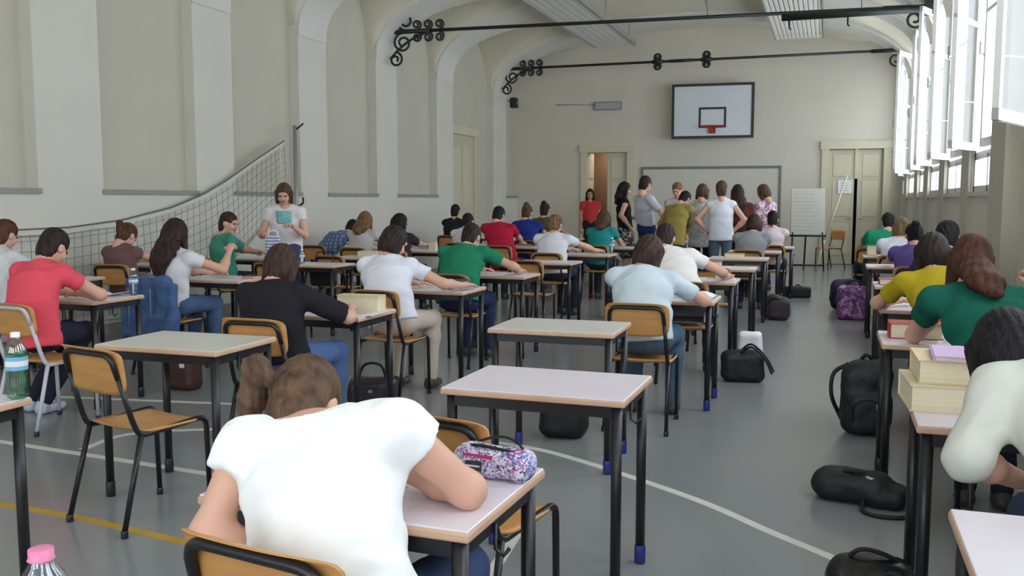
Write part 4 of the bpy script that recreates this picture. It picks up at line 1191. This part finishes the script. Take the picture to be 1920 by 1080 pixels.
# standing people
def standing(label, at, head, yaw, **kw):
    hd = head
    x, y, z = hd
    hs = (z + .11) / 1.66
    hands = kw.pop('hands', None) or {s: (at[0] + s * .2 * math.cos(yaw) - .08 * math.sin(yaw), at[1] + s * .2 * math.sin(yaw) + .08 * math.cos(yaw), .80 * hs) for s in (-1, 1)}
    return person(label, at, yaw, hd, pose='stand', hands=hands, hs=kw.pop('hs', hs), bow=kw.pop('bow', .02), **kw)
PI = math.pi
standing('person in white printed tee standing with papers among the desks', (-5.99, 9.20), (-5.94, 9.10, 1.525), PI + .42, shirt=(224, 218, 220), hair='bob', hairc=BRN, nod=26, sleeve=.35, pants=(60, 72, 104),
         hands={-1: (-5.74, 8.98, 1.15), 1: (-6.06, 8.88, 1.08)}, elbL=(.45, -.6, -.8), elbR=(.45, -.6, -.8), print_=mat('teal_print', (130, 186, 186), .8, .5, 60), wide=1.06, hem=-.12)
standing('person in red tee standing in the open doorway', (-5.25, 20.6), (-5.27, 20.62, 1.60), PI + .2, shirt=(190, 58, 60), hair='long', tail=.3, hairc=DKBR, nod=8, sleeve=.5, pants=(40, 38, 42), detail=1.6, skin=(196, 140, 118))
standing('person in black top and skirt standing beside the grey shirt', (-3.42, 15.9), (-3.42, 15.85, 1.645), -1.2, shirt=(30, 28, 34), hair='long', tail=.24, hairc=BLK, nod=10, sleeve=0.0, pants=None, skirt=M_MONO, detail=1.4, hands={-1: (-3.1, 16.05, 1.15), 1: (-3.25, 15.5, 1.0)})
standing('man in light grey shirt and blue jeans leaning to the group', (-2.93, 15.2), (-2.90, 15.0, 1.715), -.9, shirt=(204, 204, 214), hair='short', hairc=DKBR, nod=24, sleeve=.7, pants=(44, 56, 104), detail=1.3, wide=1.22,
         hands={-1: (-2.45, 15.55, 1.2), 1: (-2.4, 15.0, 1.12)}, elbR=(.6, -.5, -.6), look=.5, hem=.085)
standing('person in pale pink behind the bending olive jacket', (-2.55, 16.2), (-2.55, 16.1, 1.635), PI - .2, shirt=(216, 204, 208), hair='short', hairc=LBR, nod=28, sleeve=.6, detail=1.5)
standing('person in olive yellow jacket bending forward in the group', (-2.26, 13.98), (-2.145, 14.30, 1.475), -.4, shirt=(150, 134, 72), hair='short', hairc=BLK, nod=50, sleeve=1.7, pants=(70, 66, 62), detail=1.4, bow=.08, pelvis_z=.92, hs=.98, hem=-.16, hands={-1: (-2.42, 14.50, 1.0), 1: (-2.14, 14.54, 1.0)}, elbR=(.2, -.3, -.9), wide=1.1)
standing('person in grey white tunic with dark leggings seen from behind', (-1.97, 14.95), (-1.97, 15.0, 1.59), -.1, shirt=(196, 196, 190), shirt_mat=M_TUNIC, hair='bob', hairc=BRN, nod=25, sleeve=.6, pants=(34, 34, 38), hem=-.24, detail=1.4, wide=1.02)
standing('person in white vest and jeans with hands on hips', (-1.60, 14.35), (-1.60, 14.37, 1.62), 0.1, shirt=(222, 224, 232), hair='short', hairc=BRN, nod=12, sleeve=0.0, pants=(86, 104, 120), hem=-.12, detail=1.3,
         hands={-1: (-1.80, 14.36, .98), 1: (-1.42, 14.40, .98)}, elbL=(1, -.25, -.1), elbR=(1, -.25, -.1))
standing('person in dark red top and dark skirt beside the white vest', (-1.34, 14.75), (-1.40, 14.8, 1.575), .2, shirt=(84, 40, 40), hair='long', tail=.3, hairc=DKBR, nod=12, sleeve=.4, pants=None, skirt=(40, 32, 36), detail=1.4)
standing('person in pink patterned top with brown hair by the panel edge', (-1.02, 15.35), (-1.04, 15.25, 1.58), .9, shirt=(190, 150, 164), shirt_mat=M_PINKPRINT, hair='bob', hairc=BRN, nod=30, sleeve=.6, detail=1.4)

# ------------------------------------------------------------------ loose chairs
chair(-1.06, 2.71, 'empty plywood chair drawn up to the middle foreground desk', -.20)
chair(-2.97, 3.37, 'empty plywood chair at the empty grey-topped desk', -.22)
chair(-5.4, 8.25, 'chair tucked at the empty desk before the standing person', 0)
chair(-5.46, 9.52, 'chair with a black handbag hung on its back', 0)
chair(-3.05, 9.45, 'empty chair at the desk behind the curly haired sitter', 0)
chair(-1.08, 9.1, 'chair at the desk with the white notebook', 0)
chair(-.02, 20.9, 'wooden chair standing beside the flip chart near the far doors', PI * .75)
chair(-1.4, 4.32, 'empty chair pushed under the pale desk in the middle', 0) if False else None

# ------------------------------------------------------------------ books, papers, bottles on desks
def book(x, y, z, w, dd, t, rgb, label, yaw=0.0, spine='left', edge=None):
    """closed hardback: two boards, spine, page block"""
    e = empty('book', (x, y, z), yaw, label, 'book', 'books on the desks')
    m = cover(rgb); b = .0035
    MB().box((-w / 2, -dd / 2, 0), (w / 2, dd / 2, b)).build('back_board', m, e)
    MB().box((-w / 2, -dd / 2, t - b), (w / 2, dd / 2, t)).build('front_board', m, e)
    sx = -1 if spine == 'left' else 1
    if spine in ('left', 'right'):
        MB().bevbox((min(sx * w / 2, sx * (w / 2 - .008)), -dd / 2, 0), (max(sx * w / 2, sx * (w / 2 - .008)), dd / 2, t), .003, 1).build('spine', m, e)
        MB().box((-w / 2 + .008, -dd / 2 + .006, b), (w / 2 - .006, dd / 2 - .006, t - b)).build('page_block', M_PAGES, e)
    else:
        MB().bevbox((-w / 2, dd / 2 - .008, 0), (w / 2, dd / 2, t), .003, 1).build('spine', m, e)
        MB().box((-w / 2 + .006, -dd / 2 + .006, b), (w / 2 - .006, dd / 2 - .008, t - b)).build('page_block', M_PAGES, e)
    return e
def paper(x, y, yaw, label, w=.21, dd=.297, z=TH + .0006, lines=True, lift=.0):
    e = empty('paper_sheet', (x, y, z), yaw, label, 'paper', 'papers on the desks')
    v = []; f = []; n = 6
    for i in range(n + 1):
        for j in range(2):
            u = i / n; zz = lift * (u - .5) ** 2 * 4
            v += [((u - .5) * w, (j - .5) * dd, zz), ((u - .5) * w, (j - .5) * dd, zz + .0008)]
    for i in range(n):
        a = 4 * i; b = a + 4
        f += [(a + 1, b + 1, b + 3, a + 3), (a, a + 2, b + 2, b), (a, b, b + 1, a + 1), (a + 2, a + 3, b + 3, b + 2)]
    MB().quadmesh(v, f).build('sheet', M_PAPER, e)
    if lines:
        m = MB()
        for k in range(9):
            yy = dd * (.36 - .08 * k); m.box((-w * .38, yy, lift * .5 + .001), (w * (.38 - .1 * (k % 3)), yy + .0035, lift * .5 + .0014))
        if lift == 0: m.build('printed_lines', mat('grey_ink', (150, 150, 160), .7, .05, 8), e)
    return e
def open_book(x, y, yaw, label, w=.32, dd=.23):
    e = empty('open_book', (x, y, TH + .0006), yaw, label, 'book', 'books on the desks')
    for s in (-1, 1):
        v = []; f = []; n = 8
        for i in range(n + 1):
            u = i / n; zz = .006 + .03 * math.sin(math.pi * min(1, u * 1.1)) ** .8 * (1 - u * .5)
            for j in (-.5, .5): v += [(s * u * w / 2, j * dd, 0), (s * u * w / 2, j * dd, zz)]
        for i in range(n):
            a = 4 * i; b = a + 4
            f += [(a + 1, b + 1, b + 3, a + 3), (a, a + 2, b + 2, b), (a, b, b + 1, a + 1), (a + 2, a + 3, b + 3, b + 2)]
        MB().quadmesh(v, f).build('page_block', M_PAPER, e)
    MB().box((-w / 2 - .005, -dd / 2 - .005, -.0005), (w / 2 + .005, dd / 2 + .005, .002)).build('cover', cover((120, 110, 100)), e)
    return e
def bottle(x, y, z, label, h=.22, r=.035, plastic=M_PET_C, cap=(232, 232, 232), lab=(120, 170, 205), fill=.75, capr=.0155):
    e = empty('water_bottle', (x, y, z), 0, label, 'bottle', 'water bottles')
    pr = [(0, .003), (r * .7, 0), (r, .012)]
    for k in range(8):
        zz = .02 + (h * .62) * k / 8; pr += [(r, zz), (r * .965, zz + h * .02)]
    pr += [(r, h * .66), (r * .98, h * .72), (r * .8, h * .82), (r * .5, h * .89), (capr * .86, h * .925), (capr * .86, h * .95)]
    bo = MB().lathe(pr, 22).build('shell', plastic, e)
    MB().lathe([(0, .006), (r * .9, .008), (r * .93, h * .05), (r * .93, h * fill * .7), (0, h * fill * .7)], 18).build('water', M_WATER, bo)
    MB().lathe([(capr * 1.05, h * .925), (capr * 1.1, h * .93), (capr, h * .94), (capr, h * .995), (capr * .85, h), (0, h)], 18).build('cap', cover(cap), e)
    if lab: 
        MB().lathe([(r * 1.012, h * .44), (r * 1.012, h * .64)], 22).build('label_wrap', cover(lab), e)
        MB().lathe([(r * 1.02, h * .50), (r * 1.02, h * .58)], 22).build('label_band', M_WHITE, e)
    return e
T = TH + .0006
bottle(-2.672, 2.41, T, 'green plastic water bottle on the left edge desk', .235, .036, M_PET_G, (236, 236, 236), (120, 176, 205))
bottle(-1.005, .93, T, 'clear bottle with pink cap at the bottom left corner', .218, .036, M_PET_C, (226, 130, 168), None, .8, .0165)
bottle(-4.805, 5.38, T, 'small clear bottle with blue label on the coral red desk', .20, .032)
bottle(-2.71, 11.79, T, 'clear bottle on the curly haired sitter\'s desk', .21, .033)
bottle(-5.5, 8.75, T, 'short bottle on the empty desk near the standing person', .16, .03)
# right row
book(.36, 3.38, T, .21, .30, .088, (226, 212, 178), 'thick cream dictionary at the bottom of the right desk stack', .06, 'none')
book(.385, 3.40, T + .0885, .20, .28, .078, (214, 190, 140), 'thick tan dictionary lying second in the right desk stack', .02, 'none')
nb = book(.43, 3.37, T + .167, .19, .26, .018, (206, 170, 214), 'lilac printed notebook on top of the right desk stack', -.05)
paper(.60, 3.20, .05, 'exam sheet on the right desk with the book stack')
paper(.50, 1.99, .1, 'blank exam sheet on the bare white desk', lines=False) if False else None
book(.42, 5.03, T, .25, .18, .075, (176, 38, 44), 'thick red covered dictionary on the dark green sitter\'s desk', .0, 'left')
paper(.62, 4.92, -.1, 'exam sheet under the dark green sitter\'s elbow')
paper(.60, 6.50, .1, 'exam sheet before the yellow tee')
book(.52, 8.18, T, .26, .19, .05, (170, 70, 84), 'pinkish red book on the desk behind the purple bag', 0)
paper(.50, 8.02, 0, 'white sheet at the front of the desk behind the purple bag', .28, .10)
paper(.56, 10.42, 0, 'white sheet on the purple sitter\'s desk', .3, .2)
paper(.56, 12.32, 0, 'white sheet on the farthest right row desk', .3, .2)
book(.5, 12.5, T, .12, .16, .12, (190, 140, 80), 'orange box-like book at the far right row', 0)
# middle row
paper(-.985, 2.03, .05, 'exam sheet under the forearm of the foreground white tee')
open_book(-.93, 6.67, .0, 'open book before the pale blue tee')
paper(-1.2, 6.45, -.1, 'exam sheet under the pale blue tee\'s arm')
paper(-.92, 8.22, .05, 'exam sheet under the bent white tee\'s arm', .3, .21)
book(-.88, 8.335, T + .002, .16, .11, .03, (222, 200, 160), 'small cream book beside the bent white tee', 0)
paper(-.86, 9.72, 0, 'large white notebook sheet in the middle row', .3, .36)
book(-1.2, 9.75, T, .28, .2, .06, (150, 96, 70), 'brown open case like book in the middle row', .1)
book(-1.1, 11.45, T, .24, .2, .05, (196, 150, 110), 'tan book on the far middle desk', .1)
# third row
book(-2.80, 5.13, T, .29, .12, .098, (222, 206, 166), 'thick cream dictionary standing beside the black top', .05, 'none')
paper(-2.74, 4.96, .1, 'exam sheet at the right end of the black top\'s desk', .3, .21)
paper(-2.85, 6.62, -.05, 'exam sheet before the white tee and bob')
paper(-2.8, 8.1, .1, 'exam sheet before the green tee')
book(-2.82, 8.28, T, .12, .08, .03, (190, 176, 180), 'small pale pouch like book before the green tee', .3)
paper(-2.9, 11.5, 0, 'exam sheet before the curly haired sitter')
# left rows
book(-5.28, 5.37, T, .22, .12, .05, (222, 210, 178), 'cream dictionary at the back of the coral red desk', .1, 'none')
paper(-5.0, 5.34, .0, 'curled magazine page on the coral red desk', .3, .18, lift=.03)
paper(-5.1, 6.85, .1, 'exam sheet before the very long hair', .3, .21)
book(-4.9, 6.95, T, .12, .09, .02, (150, 60, 60), 'small red notebook at the right end of the long hair desk', .0)
book(-5.40, 10.15, T, .28, .17, .07, (224, 220, 200), 'white dictionary on the desk behind the handbag chair', 0, 'none')
book(-5.2, 11.62, T, .1, .08, .12, (226, 224, 226), 'white upright box on the black hair desk', 0)
paper(-6.75, 12.35, 0, 'exam sheet before the checked shirt')

# pencil case on the foreground desk
pc = empty('pencil_case', (-.775, 2.10, T), -.10, 'patterned pink and white pencil case, unzipped, on the foreground desk', 'pencil case')
V, Q = surface([rbox((0, 0, .040), (.095, .040, .040), .030), ell((-.08, 0, .038), (.030, .040, .038)), ell((.08, 0, .038), (.028, .040, .036))], .006, .02, subs=[ell((.02, .0, .09), (.06, .022, .022))], noise=lambda X: .003 * wob(X, 60, 2))
link('case_body', mesh_np('case_body', V, Q, M_MOTLEY), pc)
MB().tube(smooth_path([(-.085, -.005, .074), (-.03, -.024, .083), (.03, -.026, .08), (.085, -.012, .07), (.09, .0, .066)]), .004, 6).build('zip', M_STRAP, pc)
MB().tube(smooth_path([(-.06, .02, .08), (0, .022, .098), (.05, .016, .092), (.085, .0, .068)]), .0035, 6).build('zip', M_STRAP, pc)
MB().bevbox((-.065, -.0435, .022), (-.018, -.0385, .048), .002, 1).build('label_patch', M_INK, pc)
MB().box((-.060, -.0445, .033), (-.023, -.0432, .037)).build('patch_lettering', M_WHITE, pc)
MB().box((-.07, -.040, .055), (.01, -.034, .064)).build('pink_band', cover((200, 52, 130)), pc)
pc2 = empty('pencil_case', (-2.82, 6.78, T), .2, 'grey soft pencil case before the white tee and bob', 'pencil case')
V, Q = surface([rbox((0, 0, .03), (.10, .04, .03), .024)], .009, .02, noise=lambda X: .003 * wob(X, 50, 5))
link('case_body', mesh_np('case_body', V, Q, cover((86, 84, 92))), pc2); MB().tube([(-.08, 0, .06), (.08, 0, .06)], .004, 6).build('zip', M_STRAP, pc2)
# stickers on the leg of the middle foreground desk are paint specks on the desk itself
stk = bpy.data.objects
papers_held = empty('paper_bundle', (-5.90, 8.80, 1.02), .3, 'striped white cloth bag held by the standing person', 'bag')
V, Q = surface([rbox((0, 0, -.1), (.085, .03, .14), .025), rbox((.0, .0, -.2), (.10, .035, .06), .03)], .010, .02, noise=lambda X: .004 * wob(X, 40, 1))
link('cloth', mesh_np('cloth', V, Q, check_material('blue_white_stripe', (224, 226, 236), (224, 226, 236), (110, 122, 160), 9)), papers_held)
MB().tube(smooth_path([(-.06, 0, .03), (-.04, 0, .09), (.04, 0, .09), (.06, 0, .03)]), .008, 6).build('handle', M_PAPER, papers_held)
papers_held.name = 'cloth_bag'

# ------------------------------------------------------------------ bags
def bag(name, loc, yaw, label, prims, m, straps=(), cat='bag', h=.014, amp=.008, extra=(), k=.04, fl=True):
    e = empty(name, loc, yaw, label, cat)
    sd = random.random() * 9
    V, Q = surface(prims, h, k, noise=lambda X: amp * wob(X, 18, sd) + amp * .5 * wob(X, 45, sd), cuts=[(A(0, 0, .001), A(0, 0, -1))] if fl else ())
    b = link('bag_body', mesh_np('bag_body', V, Q, m), e)
    for s in straps: MB().tube(smooth_path(s[0]), s[1], 6).build('strap', M_STRAP, e)
    for nm, mb, mm in extra: mb.build(nm, mm, b)
    return e
bag('duffel_bag', (.17, 4.62, 0), -.25, 'black duffel bag with white mark lying on the aisle floor', [rbox((-.03, 0, .075), (.17, .10, .075), .06), ell((-.15, .0, .07), (.07, .095, .07)), rbox((.12, .02, .05), (.09, .09, .05), .04)], M_BLACKBAG,
    [([(.04, -.09, .05), (.06, -.17, .012), (.16, -.19, .01), (.25, -.12, .012), (.24, .02, .03)], .011), ([(-.08, -.03, .14), (.0, -.06, .165), (.06, -.02, .13)], .010)],
    extra=[('logo_mark', MB().tube([(.02, -.055, .142), (.05, -.06, .138), (.09, -.06, .128)], .013, 6), mat('logo_grey', (170, 180, 195), .5, .1, 10)), ('zip', MB().tube([(-.18, .0, .135), (-.05, .0, .15), (.1, .02, .115)], .005, 5), M_STRAP)])
bag('backpack', (.24, 6.05, 0), .1, 'large black backpack standing against the right row desk', [rbox((0, 0, .22), (.15, .11, .22), .08), rbox((0, -.10, .14), (.11, .05, .12), .05), rbox((.02, .0, .38), (.12, .09, .08), .06)], M_BLACKBAG,
    [([(-.1, .08, .42), (-.19, .05, .36), (-.2, .03, .22), (-.13, .08, .06)], .014), ([(-.04, .05, .44), (0, .03, .49), (.05, .05, .44)], .012)],
    extra=[('zip', MB().tube(smooth_path([(-.09, -.145, .1), (-.09, -.15, .2), (0, -.155, .24), (.09, -.15, .2), (.09, -.145, .1)]), .005, 5), M_STRAP), ('buckle', MB().cbox((.05, -.15, .2), (.02, .01, .03)), M_STEEL)])
bag('shoulder_bag', (.17, 3.34, 0), .1, 'glossy black bag at the bottom edge of the aisle', [rbox((0, 0, .10), (.15, .09, .10), .07), ell((0, 0, .17), (.11, .05, .04))], mat('black_leather', (20, 20, 23), .3, .1, 8, .1, 30),
    [([(-.1, 0, .17), (-.04, -.02, .24), (.06, -.02, .22), (.12, 0, .15)], .008)], extra=[('clasp', MB().cbox((-.03, -.09, .13), (.03, .012, .02)), M_STEEL)])
bag('tote_bag', (.29, 11.9, 0), 0, 'purple printed bag standing beside the right row', [rbox((0, 0, .21), (.19, .10, .21), .06)], M_PURPLE, [([(-.08, 0, .40), (-.05, 0, .47), (.05, 0, .47), (.08, 0, .40)], .012)], k=.05)
bag('backpack', (.22, 13.0, 0), 0, 'navy backpack slumped behind the purple printed bag', [rbox((0, 0, .2), (.2, .13, .2), .1), ell((.06, 0, .32), (.12, .1, .09))], M_NAVYBAG, [([(-.15, -.1, .3), (-.2, -.14, .15), (-.12, -.1, .04)], .014)])
bag('sports_bag', (-.44, 14.4, 0), 0, 'small dark box shaped bag alone in the far aisle', [rbox((0, 0, .08), (.19, .10, .08), .03)], M_BLACKBAG, [([(-.05, 0, .155), (0, 0, .19), (.05, 0, .155)], .01)])
bag('handbag', (-.64, 7.5, 0), .2, 'black handbag with long handles beside the bent white tee', [rbox((0, 0, .12), (.17, .10, .12), .06), ell((.02, 0, .2), (.12, .07, .06))], M_BLACKBAG,
    [([(-.02, -.06, .24), (.06, -.09, .29), (.16, -.1, .2), (.22, -.1, .08)], .009), ([(-.02, .02, .24), (.07, -.0, .3), (.18, -.04, .2), (.24, -.06, .09)], .009)])
bag('plastic_bag', (-.62, 7.95, 0), 0, 'white carrier bag behind the black handbag', [rbox((0, 0, .17), (.1, .07, .17), .04)], M_PAPER, [], h=.012)
bag('rucksack', (-.58, 11.55, 0), 0, 'dark brown bag at the foot of the far middle desk', [rbox((0, 0, .14), (.14, .1, .14), .07), ell((-.05, 0, .26), (.08, .07, .06))], mat('brown_nylon', (52, 44, 46), .6, .15, 8, .3, 40), [([(-.1, -.08, .2), (-.06, -.1, .28), (.02, -.08, .26)], .012)])
bag('backpack', (-1.52, 5.34, 0), .2, 'black rucksack on the floor under the pale middle desk', [rbox((0, 0, .12), (.15, .11, .12), .08)], M_BLACKBAG, [([(-.1, -.08, .18), (-.04, -.1, .24), (.06, -.08, .2)], .012)])
bag('backpack', (-2.45, 11.1, 0), .1, 'dark blue rucksack beside the curly haired sitter', [rbox((0, 0, .17), (.16, .11, .17), .08), ell((0, 0, .3), (.1, .08, .06))], M_NAVYBAG, [([(-.1, -.09, .28), (-.13, -.13, .16), (-.09, -.1, .05)], .012)])
bag('handbag', (-2.95, 5.55, 0), .3, 'dark purple handbag on the floor near the cream dictionary desk', [rbox((0, 0, .12), (.17, .09, .12), .06)], mat('plum_leather', (44, 34, 46), .4, .15, 8, .2, 30), [([(-.1, 0, .22), (-.05, -.02, .33), (.06, -.02, .33), (.1, 0, .22)], .01)], extra=[('clasp', MB().cbox((.0, -.09, .16), (.03, .012, .02)), M_STEEL)])
bag('handbag', (-5.46, 9.13, .50), 0, 'black handbag hanging from a chair back in the left rows', [rbox((0, 0, .10), (.17, .045, .12), .04)], M_BLACKBAG, [([(-.12, 0, .2), (-.11, .04, .34), (-.10, .115, .362), (.10, .115, .362), (.11, .04, .34), (.12, 0, .2)], .008)], fl=False)
bag('shoulder_bag', (-4.68, 5.75, .0), 0, 'brown bag on the floor under the coral red desk', [rbox((0, 0, .15), (.13, .09, .15), .06)], mat('brown_leather', (74, 44, 38), .5, .15, 8, .2, 30), [([(-.08, 0, .28), (-.03, 0, .38), (.05, 0, .38), (.08, 0, .28)], .01)], extra=[('clasp', MB().cbox((.05, -.09, .2), (.04, .012, .03)), M_WHITE)])

# denim jacket over the chair back of the very long hair
dj = empty('denim_jacket', (-5.29, 6.10, 0), 0, 'blue denim jacket draped over the chair back of the long hair', 'jacket')
V, Q = surface([rbox((0, .02, .795), (.205, .05, .035), .03), rbox((0, -.045, .62), (.205, .028, .19), .025), rbox((.06, -.07, .42), (.20, .03, .10), .03), rbox((-.17, -.06, .50), (.07, .035, .17), .03), rbox((.22, .0, .56), (.035, .06, .22), .03)], .012, .05,
               noise=lambda X: .011 * np.sin(X[..., 0] * 46 + 2.5 * np.sin(X[..., 2] * 7)) + .007 * wob(X, 25, 4))
link('cloth', mesh_np('cloth', V, Q, mat('denim', (66, 94, 138), .85, .25, 10, .4, 60)), dj)
MB().tube([(-.12, -.108, .42), (-.115, -.112, .74)], .004, 5).build('seam', mat('denim_seam', (120, 150, 190), .8, .1, 8), dj); MB().tube([(.1, -.108, .42), (.105, -.112, .74)], .004, 5).build('seam', MATS['denim_seam'], dj)

# ------------------------------------------------------------------ flip chart by the far doors
fc = empty('flip_chart', (-.44, 19.9, -.0), .15, 'white flip chart board with faint writing on an easel', 'flip chart')
tl = math.radians(-8)
MB().bevbox((-.34, -.02, .75), (.34, .02, 1.72), .008, 1).build('board', mat('chart_paper', (196, 193, 182), .7, .02, 4), fc, None, (tl, 0, 0))
m = MB()
for kx in range(11):
    m.box((-.3, -.0225, 0.84 + kx * .075), (.1 + .2 * ((kx * 7) % 3) / 3, -.0205, .85 + kx * .075))
m.build('handwriting', mat('faint_ink', (168, 167, 162), .6, .1, 40), fc, None, (tl, 0, 0))
for sx in (-.33, .33): MB().tube([(sx, .0, 0), (sx * .9, .10, .8)], .018, 8).build('leg', M_IRON, fc)
MB().tube([(0, .55, 0), (0, .2, 1.3)], .018, 8).build('leg', M_IRON, fc)
MB().tube([(-.33, .01, .12), (.33, .01, .12)], .018, 8).build('cross_bar', M_IRON, fc); MB().tube([(-.36, .04, .73), (.36, .04, .73)], .02, 8).build('tray', M_IRON, fc)
wp = empty('wooden_pole', (.08, 20.35, 0), 0, 'pale wooden pole leaning beside the flip chart', 'pole')
MB().tube([(-.2, 0, .62), (.22, .55, 2.0)], .02, 8).tube([(-.2, 0, .62), (-.36, -.2, .0)], .02, 8).build('shaft', M_TRIM, wp)
MB().lathe([(0, 0), (.03, 0), (.03, .03), (0, .03)], 10, (-.36, -.2, 0)).build('ferrule', M_STEEL, wp)
no = empty('notice', bw(2.98, -.01, 1.62), ANG, 'white paper notice taped to the far right double door', 'notice')
MB().box((-.15, .02, 0), (.15, .035, .3)).build('sheet', M_PAPER, no)
mm = MB()
for kx in range(4): mm.box((-.10, .0185, .06 + kx * .055), (.08 - .03 * (kx % 2), .0205, .075 + kx * .055))
mm.build('lettering', mat('faint_ink', (168, 167, 162), .6, .1, 40), no)
tt = empty('teacher_table', (-2.25, 15.75, 0), .05, 'long table hidden behind the standing group', 'table')
MB().bevbox((-.7, -.3, .73), (.7, .3, .76), .006, 1).build('table_top', M_TOP, tt)
for sx in (-.62, .62):
    for yy in (-.24, .24): MB().tube([(sx, yy, 0), (sx, yy, .73)], .018, 8).build('leg', M_BLACK, tt)
